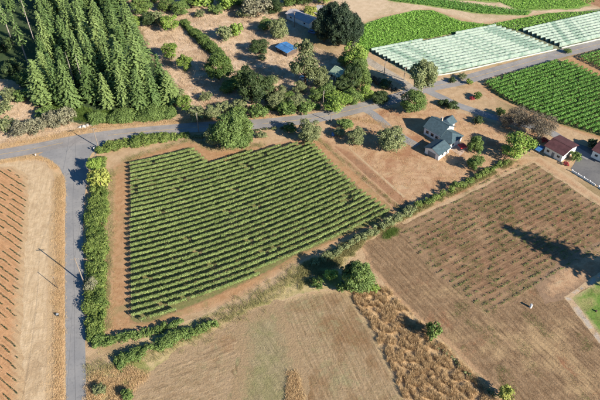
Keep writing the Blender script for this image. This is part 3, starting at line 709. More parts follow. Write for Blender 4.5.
def conifer(name, h, rad, mat, start=.12, bark='bark', lev=.62, nb=9, droop=.35, card=.62):
    o = thing(name, (0, 0, 0), 0, 'proto', 'tree')
    mb = MB(); mb.tube([(0, 0, -.2), (0, 0, h*.35), (0, 0, h*.7), (0, 0, h*.985)], [h*.013+.06, h*.010+.04, h*.006, .03], 7)
    P, Nn, S_, T = [], [], [], []
    z = h*start
    while z < h*.985:
        f = (h-z)/(h*(1-start)); L = rad*(f**.78)*random.uniform(.85, 1.12)+.25
        if f > .92: L *= .8
        n = max(4, int(nb*(.5+.5*f))); a0 = random.random()*6.28
        for i in range(n):
            a = a0+6.283*i/n+rnd(.25); l = L*random.uniform(.7, 1.1); up = .25*(1-f)-droop*f
            k = max(2, int(l/.5)); tb = np.clip(.5+rnd(.35), 0, 1)
            if random.random() < .22: mb.tube([(0, 0, z), (math.cos(a)*l*.7, math.sin(a)*l*.7, z+up*l*.6)], [.05, .015], 3, False)
            for j in range(k):
                q = (j+.6)/k; x = l*q; zz = z+up*l*q-droop*.35*l*q*q+.12*l*q
                for _ in range(2):
                    P.append((math.cos(a)*x+rnd(.18), math.sin(a)*x+rnd(.18), zz+rnd(.15)))
                    Nn.append((math.cos(a)*.55+rnd(.5), math.sin(a)*.55+rnd(.5), .8+rnd(.4)))
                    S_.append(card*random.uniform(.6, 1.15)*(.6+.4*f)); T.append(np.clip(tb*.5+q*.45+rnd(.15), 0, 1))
        z += lev*random.uniform(.8, 1.2)*(.6+.4*f)
    mb.build('trunk', M[bark], o)
    link('crown', leaf_mesh('crown', np.array(P), np.array(Nn), np.array(S_), np.array(T), M[mat], .6), o)
    o['w'] = rad*2; o['h'] = h
    return o
def snag(name, h):
    o = thing(name, (0, 0, 0), 0, 'proto', 'tree'); mb = MB()
    mb.tube([(0, 0, -.2), (.05, 0, h*.4), (-.05, .1, h*.75), (.1, .05, h)], [.24, .19, .12, .03], 7); mb.build('trunk', M['palebark'], o)
    mb = MB()
    for i in range(26):
        z = h*random.uniform(.3, .97); a = random.random()*6.28; l = random.uniform(.5, 1.8)*(1.1-z/h+.2)
        mb.tube([(0, 0, z), (math.cos(a)*l, math.sin(a)*l, z-rnd(.3))], [.05, .012], 3, False)
    mb.build('branches', M['palebark'], o); o['w'] = 3; o['h'] = h
    return o
PROTO = {
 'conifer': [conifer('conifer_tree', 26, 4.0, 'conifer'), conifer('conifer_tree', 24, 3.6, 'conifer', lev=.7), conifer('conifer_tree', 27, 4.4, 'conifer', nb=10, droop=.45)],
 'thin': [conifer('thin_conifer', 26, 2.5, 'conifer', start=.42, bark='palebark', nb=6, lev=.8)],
 'darkcon': [broadleaf('dark_evergreen', 13, 14, 'darkcon', 60, size=.26, low=.0), broadleaf('dark_evergreen', 13, 13, 'darkcon', 52, size=.26, low=.0)],
 'big': [broadleaf('big_tree', 13, 13, 'greenleaf', 60, size=.24, low=.0)],
 'snag': [snag('dead_tree', 20)],
 'g': [broadleaf('broadleaf_tree', 8, 8, 'greenleaf'), broadleaf('broadleaf_tree', 8, 8.5, 'greenleaf', 26)],
 'b': [broadleaf('bright_tree', 7, 7.5, 'brightleaf', 20), broadleaf('bright_tree', 7, 7, 'brightleaf', 24)],
 'd': [broadleaf('dark_tree', 8, 9, 'darkleaf'), broadleaf('dark_tree', 8, 8, 'darkleaf', 26)],
 'o': [broadleaf('olive_tree', 8, 8, 'oliveleaf', 26, size=.2), broadleaf('olive_tree', 8, 8.5, 'oliveleaf', 20, size=.2)],
 'tall': [broadleaf('tall_tree', 10, 14, 'oliveleaf', 30, size=.30, open_=.75, low=.28, bark='palebark')],
 'brown': [broadleaf('brown_tree', 11, 8, 'brownleaf', 50, size=.13, dens=8, low=.2, core=.3, bark='palebark')],
 'grey': [broadleaf('grey_shrub', 6, 4, 'greyleaf', 26, size=.18, dens=9, low=0)],
 'sg': [broadleaf('green_shrub', 4, 3, 'greenleaf', 16, size=.2, dens=13, low=0), broadleaf('green_shrub', 4, 2.8, 'greenleaf', 20, size=.2, dens=13, low=0)],
 'sb': [broadleaf('bright_shrub', 4, 3, 'brightleaf', 16, size=.2, dens=13, low=0)],
 'sd': [broadleaf('dark_shrub', 4, 3, 'darkleaf', 16, size=.2, dens=13, low=0)],
 'so': [broadleaf('olive_shrub', 4, 3, 'oliveleaf', 16, size=.2, dens=13, low=0)],
 'sy': [broadleaf('yellow_shrub', 4, 3.4, 'yellowleaf', 18, size=.2, dens=13, low=0)],
 'red': [broadleaf('red_shrub', 2.4, 1.8, 'redleaf', 14, size=.16, dens=16, low=0)],
}
USED = set(); COUNT = {}
def plant(kind, u, v, wpx, hm=None, label='', group=None, wm=None, hpx=None, cat=None):
    pr = PROTO[kind]; i = COUNT.get(kind, 0); COUNT[kind] = i+1
    p = pr[i % len(pr)]
    if p.name in USED: o = copy_tree(p)
    else: o = p; USED.add(p.name)
    x, y = G(u, v); W = wm or wpx*mpp(v)*1.18
    if hm is None:
        ph = dep(v)
        hm = max(.55*W, (hpx*mpp(v)-.25*W*math.sin(ph))/math.cos(ph)) if hpx else W*p['h']/p['w']
    k = W/p['w']
    o.location = (x, y, 0); o.rotation_euler = (0, 0, random.random()*6.28); o.scale = (k, k*random.uniform(.92, 1.08), hm/p['h'])
    if kind in ('conifer', 'thin', 'darkcon', 'cedar', 'snag', 'big', 'g', 'b', 'd', 'o', 'tall', 'brown'): c = 'tree'
    else: c = 'shrub'
    o['label'] = label; o['category'] = cat or c
    o['group'] = group or {'tree': 'trees of the valley', 'shrub': 'shrubs of the valley'}[c]
    return o

# conifer wood, row by row from the road side
frows = [('front', 106, 44, 168, 15.5, 0), ('second', 93, 50, 166, 16.5, 6), ('third', 79, 50, 158, 16, 2), ('fourth', 64, 44, 148, 16, 7),
         ('fifth', 49, 52, 138, 16, 3), ('sixth', 33, 48, 132, 16, 8), ('seventh', 16, 46, 124, 16, 0), ('back', -2, 44, 120, 18, 5)]
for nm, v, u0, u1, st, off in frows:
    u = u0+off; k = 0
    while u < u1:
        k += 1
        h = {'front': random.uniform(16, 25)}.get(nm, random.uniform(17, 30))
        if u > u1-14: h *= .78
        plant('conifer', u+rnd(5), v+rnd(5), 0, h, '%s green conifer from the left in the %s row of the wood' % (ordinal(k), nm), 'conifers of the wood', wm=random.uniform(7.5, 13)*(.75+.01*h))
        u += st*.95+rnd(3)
plant('thin', 29, 66, 0, 27, 'slender conifer with a bare lower trunk standing left of the wood', 'conifers of the wood', wm=5.0)
plant('thin', 13, 44, 0, 27, 'slender bare stemmed conifer in the top left corner', 'conifers of the wood', wm=4.2)
plant('thin', 33, 36, 0, 26, 'slender conifer behind the lone bare stemmed one, at the wood edge', 'conifers of the wood', wm=3.6)
plant('snag', 88, 100, 0, 21, 'pale dead trunk in the front of the conifer wood', 'dead trunks', wm=3.5)
plant('snag', 77, 92, 0, 19, 'second pale dead trunk, just left of the other one in the wood', 'dead trunks', wm=3)
plant('snag', 34, 40, 0, 24, 'bare pale trunk at the dark left end of the wood', 'dead trunks', wm=3)
for k, (u, v) in enumerate([(-15, 55), (-30, 30), (-5, 20), (12, 12), (-50, 48)]):
    plant('conifer', u, v, 0, 21+k % 3, '%s conifer counted from the frame edge in the dark left corner' % ordinal(k+1), 'conifers of the wood', wm=7)

T = [  # kind, u, v, width px, height px, label
 ('b', 172, 60, 15, 20, 'upper bright green tree on the dry slope right of the wood'),
 ('b', 186, 71, 15, 19, 'lower bright green tree on the dry slope right of the wood'),
 ('b', 171, 31, 17, 19, 'bright green tree at the top end of the hedge on the slope'),
 ('so', 158, 25, 15, 15, 'yellowish bush beside the bright tree at the top of the slope'),
 ('d', 150, 26, 14, 16, 'dark tree between the wood and the dry slope'),
 ('g', 143, 14, 20, 20, 'green tree at the top right corner of the wood'),
 ('b', 136, 26, 12, 12, 'bright bush tucked against the upper edge of the wood'),
 ('g', 166, 10, 18, 16, 'green tree at the top of the picture above the slope'),
 ('g', 181, 14, 16, 14, 'green tree left of the small bare patch on the slope'),
 ('sb', 205, 6, 26, 12, 'wide bright bush at the top edge of the slope, left one'),
 ('sb', 226, 8, 24, 11, 'wide bright bush at the top edge of the slope, right one'),
 ('so', 200, 17, 10, 8, 'small olive bush on the upper dry slope'),
 ('sb', 236, 36, 14, 15, 'round bright bush in the middle of the dry slope'),
 ('so', 225, 40, 16, 15, 'grey olive bush left of the round bright bush'),
 ('d', 260, 53, 18, 15, 'dark round tree below the middle of the dry slope'),
 ('g', 265, 29, 15, 13, 'green tree above the blue roofed shed'),
 ('o', 279, 38, 19, 22, 'olive tree below the long grey roofed building'),
 ('grey', 256, 16, 30, 18, 'large greyish tree at the top centre'),
 ('g', 240, 4, 24, 16, 'green tree on the top edge left of the greyish tree'),
 ('g', 290, 6, 24, 20, 'green tree on the top edge above the long building'),
 ('d', 304, 4, 20, 20, 'dark tree on the top edge right of the green one'),
 ('sy', 310, 17, 12, 12, 'yellow green bush between long building and pale roof'),
 ('b', 324, 4, 16, 18, 'bright tree at the top edge above the pale roof'),
 ('g', 219, 79, 26, 28, 'broad green tree at the lower end of the hedge on the slope'),
 ('g', 236, 88, 18, 18, 'green tree between the broad one and the dark cluster'),
 ('d', 252, 104, 25, 40, 'tall dark tree in the roadside cluster'),
 ('d', 266, 101, 18, 28, 'dark tree on the right of the roadside cluster'),
 ('g', 244, 90, 16, 22, 'green tree behind the tall dark one'),
 ('o', 281, 104, 15, 20, 'olive tree right of the dark roadside cluster'),
 ('o', 297, 107, 16, 15, 'round olive tree near the road, left of the power pole'),
 ('so', 273, 84, 12, 10, 'olive bush behind the roadside cluster'),
 ('o', 305, 85, 27, 46, 'large grey olive tree left of the green roofed cottage'),
 ('o', 321, 87, 16, 20, 'olive tree in front of the green roofed cottage'),
 ('g', 315, 101, 14, 16, 'small green tree below the large grey olive tree'),
 ('darkcon', 324, 42, 20, 36, 'left tree of the very dark evergreen group at the top'),
 ('darkcon', 339, 46, 22, 42, 'middle tree of the very dark evergreen group at the top'),
 ('darkcon', 352, 44, 18, 30, 'right tree of the very dark evergreen group at the top'),
 ('darkcon', 331, 34, 18, 32, 'rear tree of the very dark evergreen group at the top'),
 ('b', 354, 70, 22, 30, 'bright tree below the dark evergreens'),
 ('d', 351, 92, 18, 28, 'dark green tree right of the green roofed cottage'),
 ('g', 362, 88, 16, 22, 'green tree right of the dark one near the cottage'),
 ('b', 337, 110, 28, 17, 'broad bright tree at the road bend'),
 ('g', 353, 104, 20, 18, 'green tree between cottage and road bend'),
 ('b', 365, 100, 14, 18, 'bright tree beside the dark hedge at the road fork'),
 ('d', 380, 103, 15, 14, 'round dark green tree beside the road, left of the fork'),
 ('tall', 421, 96, 25, 36, 'tall open olive tree standing at the road fork'),
 ('g', 412, 112, 22, 24, 'round green tree at the corner of the farmhouse yard'),
 ('big', 233, 145, 34, 36, 'large dark green tree above the notch of the vineyard'),
 ('o', 214, 145, 17, 22, 'light olive tree on the left of the large one at the vineyard notch'),
 ('g', 246, 147, 16, 18, 'green tree on the right of the large one at the vineyard notch'),
 ('o', 309, 140, 22, 24, 'light olive tree at the top corner of the vineyard'),
 ('o', 355, 144, 18, 19, 'olive tree at the top of the dry yard, middle of three'),
 ('o', 391, 148, 25, 24, 'olive tree beside the house drive'),
 ('g', 474, 153, 13, 18, 'upper green tree right of the farmhouse'),
 ('g', 474, 168, 17, 18, 'lower green tree right of the farmhouse'),
 ('b', 515, 158, 30, 28, 'large round bright tree left of the dark red barn'),
 ('brown', 538, 138, 27, 26, 'wide leafless looking brown tree just behind the barn'),
 ('brown', 519, 129, 26, 24, 'leafless looking brown tree behind the large round bright tree'),
 ('brown', 504, 127, 15, 15, 'smallest and leftmost of the leafless looking brown trees'),
 ('sg', 26, 84, 20, 12, 'green bush below the lone bare stemmed conifer'),
 ('sg', 36, 98, 18, 12, 'green bush left of the first front conifer'),
 ('sd', 12, 72, 20, 12, 'dark bush in the shaded clearing at the left edge'),
 ('sd', 5, 50, 20, 11, 'dark bush at the left edge below the slender conifers'),
 ('so', 5, 114, 20, 11, 'olive bush at the left edge above the grey bushes'),
 ('sg', 48, 122, 16, 10, 'green bush between the grey bushes and the wood'),
 ('sd', 451, 108, 12, 7, 'dark bush on the left below the farm drive'),
 ('sd', 443, 105, 10, 6, 'small dark bush at the upper end of the farm drive'),
 ('sd', 478, 123, 11, 7, 'dark bush below the middle of the farm drive'),
 ('sg', 477, 98.5, 8, 7, 'round green bush beside the red blossom bush'),
 ('sg', 499, 115, 9, 8, 'round green bush between farm drive and green vineyard'),
 ('sb', 469, 84, 7, 6, 'round light green bush at the far road edge'),
 ('red', 472, 99.5, 5, 4, 'red blossom bush on the triangle beside the farm drive'),
 ('sg', 574, 160, 11, 9, 'green bush against the lit wall of the barn'),
 ('red', 566, 165, 6, 4.5, 'red blossom bush at the front corner of the barn'),
 ('red', 544, 142, 7, 6, 'red blossom bush behind the barn'),
 ('sd', 592, 147, 11, 9, 'dark bush left of the building at the right edge'),
 ('g', 357, 290, 27, 30, 'large dark bushy tree at the meeting of the field banks'),
 ('d', 349, 281, 18, 22, 'dark tree on the upper left of the bushy tree at the field banks'),
 ('sb', 372, 291, 13, 11, 'bright bush right of the bushy tree at the field banks'),
 ('sb', 331, 279, 15, 12, 'bright bush left of the bushy tree at the field banks'),
 ('sg', 318, 286, 13, 9, 'low green bush farthest left on the field bank'),
 ('sg', 342, 290, 12, 9, 'low green bush in front of the bushy tree'),
 ('sg', 432, 338, 16, 16, 'round green bush at the edge of the dry hummocks'),
 ('sy', 504, 399, 15, 13, 'yellow green bush at the bottom edge of the fallow field'),
 ('sy', 102, 189, 20, 22, 'yellow green tall bush in the roadside hedge near the junction'),
 ('b', 97, 171, 14, 16, 'bright green bush nearest the junction in the roadside hedge'),
 ('grey', 92, 288, 16, 12, 'bare grey brown bush in the roadside hedge'),
 ('grey', 20, 135, 22, 16, 'leftmost grey bush above the road junction'),
 ('grey', 36, 133, 22, 16, 'middle grey bush above the road junction'),
 ('grey', 56, 126, 24, 17, 'grey bush below the conifers near the junction'),
 ('grey', 68, 124, 20, 18, 'rightmost grey bush just above the pale boulders'),
 ('so', 8, 130, 18, 14, 'olive bush at the left edge above the road'),
 ('sg', 47, 118, 18, 12, 'green bush at the foot of the left conifers'),
 ('sg', 24, 100, 18, 10, 'green bush in the dark clearing left of the wood'),
 ('so', 10, 100, 18, 9, 'olive brown bush at the left edge below the clearing'),
 ('so', 197, 119, 18, 14, 'olive bush beside the road below the dry slope, left one'),
 ('b', 187, 112, 15, 20, 'bright tree at the right end of the wood by the road'),
 ('o', 212, 118, 16, 15, 'olive bush behind the large tree, across the road'),
 ('so', 206, 100, 12, 9, 'small pale bush on the lower dry slope'),
 ('sg', 238, 118, 18, 9, 'low green bush across the road from the large tree'),
 ('sg', 258, 116, 18, 9, 'low green bush at the foot of the dark roadside cluster'),
 ('sg', 287, 114, 20, 9, 'low green bush on the verge below the round olive tree'),
 ('sg', 306, 112, 18, 9, 'low green bush on the verge by the power pole'),
 ('sg', 345, 128, 14, 6, 'flat green bush below the road bend'),
 ('sg', 290, 131, 13, 9, 'green bush left of the vineyard corner tree'),
 ('so', 322, 76, 9, 11, 'pale bush on the bare ground behind the cottage'),
 ('so', 262, 60, 8, 6, 'small bush below the dark round tree'),
 ('sd', 452, 82, 8, 5, 'dark bush at the corner of the netted block'),
 ('so', 462, 79, 9, 5, 'olive bush on the verge below the netted block'),
 ('sg', 567, 53, 7, 4, 'small bush at the corner between the netted blocks'),
 ('g', 228, 92, 16, 16, 'green tree below the broad tree at the end of the slope hedge'),
 ('o', 276, 108, 16, 18, 'olive tree at the front of the dark roadside cluster'),
 ('g', 289, 104, 14, 14, 'green tree between two olive trees by the road'),
 ('so', 240, 108, 14, 10, 'olive bush left of the tall dark roadside tree'),
 ('so', 225, 112, 16, 10, 'olive bush on the verge above the large vineyard notch tree'),
 ('g', 328, 98, 16, 20, 'green tree below the cottage, left of the bright road bend tree'),
 ('d', 343, 93, 16, 20, 'dark tree below the right corner of the cottage'),
 ('g', 358, 79, 18, 22, 'green tree between the bright tree and the gravel lane'),
 ('o', 300, 92, 14, 12, 'olive bush at the foot of the large grey olive tree'),
 ('g', 345, 66, 16, 20, 'green tree behind the cottage below the evergreens'),
 ('g', 192, 6, 18, 14, 'green tree at the top edge right of the slope top group'),
 ('sg', 216, 14, 14, 8, 'low green bush on the upper slope below the wide bright bushes'),
 ('so', 244, 18, 14, 9, 'olive bush left of the large greyish tree'),
 ('d', 274, 12, 18, 14, 'dark tree right of the large greyish tree'),
 ('g', 155, 2, 20, 16, 'green tree at the top edge beside the wood'),
 ('so', 180, 95, 10, 7, 'small olive bush beside the right end of the wood'),
 ('sd', 385, 87, 12, 7, 'dark bush in the brown brush beside the gravel lane'),
 ('so', 262, 138, 10, 6, 'small olive bush right of the vineyard notch tree'),
 ('so', 340, 136, 12, 9, 'olive bush right of the blue barrel'),
 ('so', 100, 392, 13, 7, 'dry bush at the lower left field corner'),
 ('sg', 128, 398, 12, 8, 'green bush at the bottom left field corner'),
]
for kind, u, v, wp, hp, lab in T: plant(kind, u, v, wp, None, lab, hpx=hp)
# trees just outside the picture: the source of the long shadow on the right
p = np.array(G(501, 225)); q = p+np.array([math.cos(SUN_AZ), math.sin(SUN_AZ)])*30/math.tan(SUN_EL)
o = plant('conifer', 700, 300, 0, 30, 'tall conifer beyond the right edge casting the long pointed shadow', 'conifers of the wood', wm=21); o.location = (q[0], q[1], 0)

# hedges: one long leafy thing each
def hedge(px, widths, heights, mat, label, dens=11, size=.2, name='hedge', lobes_per_m=2.6):
    L = smooth_line(px, 1.0); n = len(L); wi = np.interp(np.linspace(0, 1, n), np.linspace(0, 1, len(widths)), widths)
    hi = np.interp(np.linspace(0, 1, n), np.linspace(0, 1, len(heights)), heights)
    d = np.gradient(L, axis=0); d /= np.linalg.norm(d, axis=1, keepdims=True); mid = L[n//2]; lobes = []
    tot = np.linalg.norm(np.diff(L, axis=0), axis=1).sum()
    for k in range(int(tot*lobes_per_m*max(1, np.mean(widths)/1.6))):
        i = random.randrange(n); q_ = mnoise.noise(Vector((L[i][0]*.16, L[i][1]*.16, 4))); W, H = wi[i]*(1+.35*mnoise.noise(Vector((L[i][0]*.1, L[i][1]*.1, 9)))), hi[i]*(1+.7*q_); off = rnd(.5)*W*.8
        r = min(H*.5, W*.3)*random.uniform(.35, 1.2)
        c = L[i]+np.array([-d[i][1], d[i][0]])*off-mid
        lobes.append(((c[0], c[1], max(.12, H*random.uniform(.25, .85)-r*.3)), (r*random.uniform(.9, 1.4), r*random.uniform(.9, 1.4), r*.9)))
    P, Nn, Tt = blob_points(lobes, dens); k = P[:, 2] > .02
    o = thing(name, (mid[0], mid[1], 0), 0, label, 'hedge', 'hedges')
    mb = MB()
    for k2 in range(0, n, 3):
        c = L[k2]-mid; mb.tube([(c[0], c[1], -.05), (c[0]+rnd(.3), c[1]+rnd(.3), hi[k2]*.7)], [.05, .02], 3, False)
    tag(mb.build('stems', M['bark'], o), kind='stuff')
    link('foliage', leaf_mesh('foliage', P[k], Nn[k], rng.uniform(.7, 1.3, k.sum())*size, Tt[k], M[mat]), o)
    return o
hedge([(100, 160), (101, 185), (98, 220), (97, 260), (96, 300), (96, 338)], [5, 5.5, 6.5, 6, 5.2, 5.5], [1.7, 2, 2.2, 2.2, 2, 1.8], 'hedgeleaf', 'thick bright bramble hedge between side road and vineyard')
hedge([(99, 153), (115, 147), (135, 143), (160, 139.5), (188, 136)], [4.5, 5.2, 5.2, 4.8, 4], [1.8, 2, 2, 1.9, 1.6], 'hedgeleaf', 'bright bramble hedge along the main road above the vineyard')
hedge([(188, 137), (205, 136.5), (225, 135)], [2.4, 2.2, 2], [1.2, 1.2, 1], 'oliveleaf', 'olive hedge along the main road left of the large tree')
hedge([(256, 131), (275, 129), (290, 127.5)], [1.6, 1.8, 1.6], [.7, .8, .7], 'oliveleaf', 'low pale hedge along the road above the vineyard notch')
hedge([(184, 24), (196, 36), (208, 47), (218, 56), (226, 66)], [3, 3.6, 4, 4, 4.2], [2.6, 3, 3.2, 3.2, 3.4], 'greenleaf', 'dark green hedge running down the dry slope')
hedge([(92, 121), (115, 119), (140, 117), (172, 115)], [6, 7.5, 7.5, 6], [2.4, 3, 3, 2.6], 'greenleaf', 'bright shrub belt between the wood and the road')
hedge([(506, 162.5), (490, 171), (470, 182), (450, 192), (430, 201.5), (416, 208)], [1.8, 2, 2.2, 2.2, 2.2, 2], [1.6, 2.1, 2.3, 2.4, 2.3, 2.2], 'hedgeleaf', 'low bright hedge between farmhouse yard and brown field')
hedge([(414, 210), (396, 221), (376, 232), (355, 243), (335, 254), (312, 266)], [2.2, 2.4, 2.6, 2.6, 2.4, 2], [2.4, 2.7, 2.9, 2.9, 2.6, 1.8], 'oliveleaf', 'yellowish bank hedge between central vineyard and brown field')
hedge([(118, 364), (140, 354), (160, 346), (180, 337), (200, 331), (216, 325)], [3.5, 3.8, 4, 3.8, 3, 2.2], [1.6, 2.0, 2.4, 2.5, 2.3, 1.6], 'greenleaf', 'green bramble bank above the mown field')
hedge([(96, 344), (115, 341), (140, 335), (165, 328), (182, 322)], [3.4, 3, 2.6, 2.4, 2], [2, 1.8, 1.9, 1.8, 1.2], 'greenleaf', 'weedy hedge along the lower edge of the central vineyard')
hedge([(368, 78), (380, 83), (395, 91), (404, 95)], [4, 4.5, 4, 3], [1.2, 1.5, 1.4, 1], 'brownleaf', 'dark brown brush beside the gravel lane')
hedge([(430, 342), (450, 358), (475, 381), (494, 396)], [1.2, 1.4, 1.5, 1.3], [.6, .8, .9, .8], 'oliveleaf', 'low weedy hedge along the edge of the fallow field')
hedge([(236, 112), (262, 109), (285, 109), (318, 108)], [3, 4, 4, 3.4], [1.4, 1.8, 1.8, 1.5], 'greenleaf', 'green shrub belt along the upper road verge')
hedge([(440, 101.5), (450, 106), (458, 109)], [1.6, 1.9, 1.6], [1.1, 1.3, 1.1], 'darkleaf', 'dark clipped hedge below the upper farm drive')

# ------------------------------------------------------------------ buildings
def frame_of(p, q):
    """axis from photo point p to q on the ground: origin, angle, length"""
    a, b = np.array(G(*p)), np.array(G(*q)); d = b-a
    return a, math.atan2(d[1], d[0]), float(np.hypot(*d))
def walls(parent, L, D, h, mat, x0=0, y0=0, gable=None, name='wall', ridge='x'):
    """four wall objects with real thickness; gable height adds pentagon ends"""
    t = .18; g = gable or 0
    def prism(pts, axis, a, b, nm):
        mb = MB(); n = len(pts)
        V = [((a, y, z) if axis == 'x' else (y, a, z)) for y, z in pts]+[((b, y, z) if axis == 'x' else (y, b, z)) for y, z in pts]
        F = [tuple(range(n)), tuple(reversed(range(n, 2*n)))]+[(i, i+n, (i+1) % n+n, (i+1) % n) for i in range(n)]
        mb.add(V, F); o = mb.build(nm, M[mat], parent)
        bm = bmesh.new(); bm.from_mesh(o.data); bmesh.ops.recalc_face_normals(bm, faces=bm.faces); bm.to_mesh(o.data); bm.free(); return o
    if ridge == 'x':
        e = [(y0, 0), (y0+D, 0), (y0+D, h)]+([(y0+D/2, h+g)] if g else [])+[(y0, h)]
        prism(e, 'x', x0, x0+t, name); prism(e, 'x', x0+L-t, x0+L, name)
        for y in (y0, y0+D-t): prism([(x0+t, 0), (x0+L-t, 0), (x0+L-t, h), (x0+t, h)], 'y', y, y+t, name)
    else:
        e = [(x0, 0), (x0+L, 0), (x0+L, h)]+([(x0+L/2, h+g)] if g else [])+[(x0, h)]
        prism(e, 'y', y0, y0+t, name); prism(e, 'y', y0+D-t, y0+D, name)
        for x in (x0, x0+L-t): prism([(y0+t, 0), (y0+D-t, 0), (y0+D-t, h), (y0+t, h)], 'x', x, x+t, name)
def slab(parent, quad, th, mat, name='roof_slope'):
    q = [Vector(p) for p in quad]; n = (q[1]-q[0]).cross(q[-1]-q[0]).normalized()
    if n.z < 0: q = q[::-1]; n = -n
    k = len(q); V = [p for p in q]+[p+n*th for p in q]
    F = [tuple(reversed(range(k))), tuple(range(k, 2*k))]+[(i, (i+1) % k, (i+1) % k+k, i+k) for i in range(k)]
    return MB().add(V, F).build(name, M[mat], parent)
def gable_roof(parent, L, D, h, g, mat, x0=0, y0=0, ov=.45, ridge='x', th=.14):
    r = None
    if ridge == 'x':
        s = g/(D/2); a = h+.02-ov*s
        for sg in (0, 1):
            ye = y0-ov if sg == 0 else y0+D+ov; yr = y0+D/2
            o = slab(parent, [(x0-ov, ye, a), (x0+L+ov, ye, a), (x0+L+ov, yr, h+g+.02), (x0-ov, yr, h+g+.02)], th, mat)
        cap = MB().box(x0-ov-.02, x0+L+ov+.02, y0+D/2-.15, y0+D/2+.15, h+g+.02, h+g+.2).build('ridge_cap', M[mat], parent)
    else:
        s = g/(L/2); a = h+.02-ov*s
        for sg in (0, 1):
            xe = x0-ov if sg == 0 else x0+L+ov; xr = x0+L/2
            slab(parent, [(xe, y0-ov, a), (xe, y0+D+ov, a), (xr, y0+D+ov, h+g+.02), (xr, y0-ov, h+g+.02)], th, mat)
        MB().box(x0+L/2-.15, x0+L/2+.15, y0-ov-.02, y0+D+ov+.02, h+g+.02, h+g+.2).build('ridge_cap', M[mat], parent)
def window(parent, x, y, z, w_, h, face, nm='window'):
    """face: 'f' front (y=const, looking -y), 'b' back, 'l' x-, 'r' x+"""
    o = .06
    def bx(mb, a0, a1, z0, z1, d0, d1):
        if face == 'f': mb.box(x+a0, x+a1, y-d1, y-d0, z0, z1)
        elif face == 'b': mb.box(x+a0, x+a1, y+d0, y+d1, z0, z1)
        elif face == 'r': mb.box(x+d0, x+d1, y+a0, y+a1, z0, z1)
        else: mb.box(x-d1, x-d0, y+a0, y+a1, z0, z1)
    mb = MB(); bx(mb, -w_/2, w_/2, z, z+h, .004, .03)
    f = mb.build(nm, M['glass' if nm == 'window' else 'door'], parent)
    mb = MB(); q = .08
    bx(mb, -w_/2-q, w_/2+q, z+h, z+h+q, .002, .07); bx(mb, -w_/2-q, -w_/2, z, z+h, .002, .07); bx(mb, w_/2, w_/2+q, z, z+h, .002, .07)
    if nm == 'window': bx(mb, -w_/2-q-.05, w_/2+q+.05, z-q, z, .002, .11)
    mb.build('frame', M['white'], f)

# farmhouse: tall left part, lower hipped right part; front faces the lower left
a, ang, L = frame_of((423.5, 134), (450.5, 149))
D = 8.2; LT = L*.60
hs = thing('farmhouse', (a[0], a[1], 0), ang, 'white farmhouse with blue grey gabled roofs in the dry yard', 'house')
walls(hs, LT, D, 3.6, 'white', gable=2.5); gable_roof(hs, LT, D, 3.6, 2.5, 'tealroof')
walls(hs, L-LT-.02, D-1.2, 2.9, 'white', x0=LT+.02, y0=-.6)
x0, x1, y0, y1, hh = LT+.05, L+.5, -1.1, D-1.3, 2.86; yr = (y0+y1)/2; xr = L-2.4; zr = 4.7
slab(hs, [(x0, y0, hh), (x1, y0, hh), (xr, yr, zr), (x0, yr, zr)], .13, 'tealroof')
slab(hs, [(x1, y1, hh), (x0, y1, hh), (x0, yr, zr), (xr, yr, zr)], .13, 'tealroof')
slab(hs, [(x1, y0, hh), (x1, y1, hh), (xr, yr, zr)], .13, 'tealroof')
# rear cross gable
walls(hs, 4.2, 3.2, 3.3, 'white', x0=1.6, y0=D+.02, gable=1.4, ridge='y'); gable_roof(hs, 4.2, 3.2, 3.3, 1.4, 'tealroof', x0=1.6, y0=D+.5, ridge='y')
for x in (1.6, 3.9, LT-1.6): window(hs, x, 0, 1.1, 1.3, 1.3, 'f')
window(hs, 5.8, 0, .05, 1.0, 2.1, 'f', 'door')
for x in (LT+1.5, L-1.4): window(hs, x, -.6, 1.0, 1.5, 1.2, 'f')
for y in (1.0, D-3.2): window(hs, L, y, 1.0, 1.3, 1.2, 'r')
window(hs, 0, D/2, 1.2, 1.4, 1.2, 'l'); window(hs, LT, D/2, 4.75, .7, .6, 'r')
MB().box(LT*.4, LT*.4+.7, D*.62, D*.62+.7, 4.0, 7.0).build('chimney', M['patio'], hs)
# garage
a, ang, L = frame_of((424.5, 153), (438, 160.5)); D = 6.6
gr = thing('garage', (a[0], a[1], 0), ang, 'small white garage with blue grey roof in front of the farmhouse', 'garage')
walls(gr, L, D, 2.7, 'white', gable=1.25, ridge='y'); gable_roof(gr, L, D, 2.7, 1.25, 'tealroof', ridge='y')
window(gr, L*.5, 0, .05, L*.55, 2.1, 'f', 'garage_door'); window(gr, L, D*.35, 1.1, 1.1, .9, 'r'); window(gr, L, D*.72, 1.1, 1.1, .9, 'r')
# barn
def barn(p, q, D, h, g, label, roof='redroof', doors=True, name='barn', cat='barn', wallm='white'):
    a, ang, L = frame_of(p, q)
    b = thing(name, (a[0], a[1], 0), ang, label, cat)
    walls(b, L, D, h, wallm, gable=g); gable_roof(b, L, D, h, g, roof, ov=.5)
    if doors:
        window(b, L, D*.5, .05, 2.8, 2.6, 'r', 'door'); window(b, L*.5, 0, .05, 1.1, 2.1, 'f', 'door')
    for k in (.2, .8): window(b, L*k, 0, 1.2, 1.1, .9, 'f')
    return b
barn((543.5, 152.5), (560.5, 162), 9.2, 3.3, .9, 'white barn with dark red low pitched roof beside the parking area')
barn((590.5, 157), (612, 167.5), 8.5, 3.4, 1.3, 'white building with dark red roof cut by the right edge', name='outbuilding', cat='building')
barn((286.5, 18.5), (309, 28.5), 6.5, 2.8, 1.0, 'long low building with pale grey roof at the top centre', roof='greyroof', name='long_building', cat='building', doors=False)
barn((313, 17), (322, 20), 9, 2.8, 1.8, 'house with pale grey roof half hidden by the dark evergreens', roof='greyroof', name='house', cat='house')
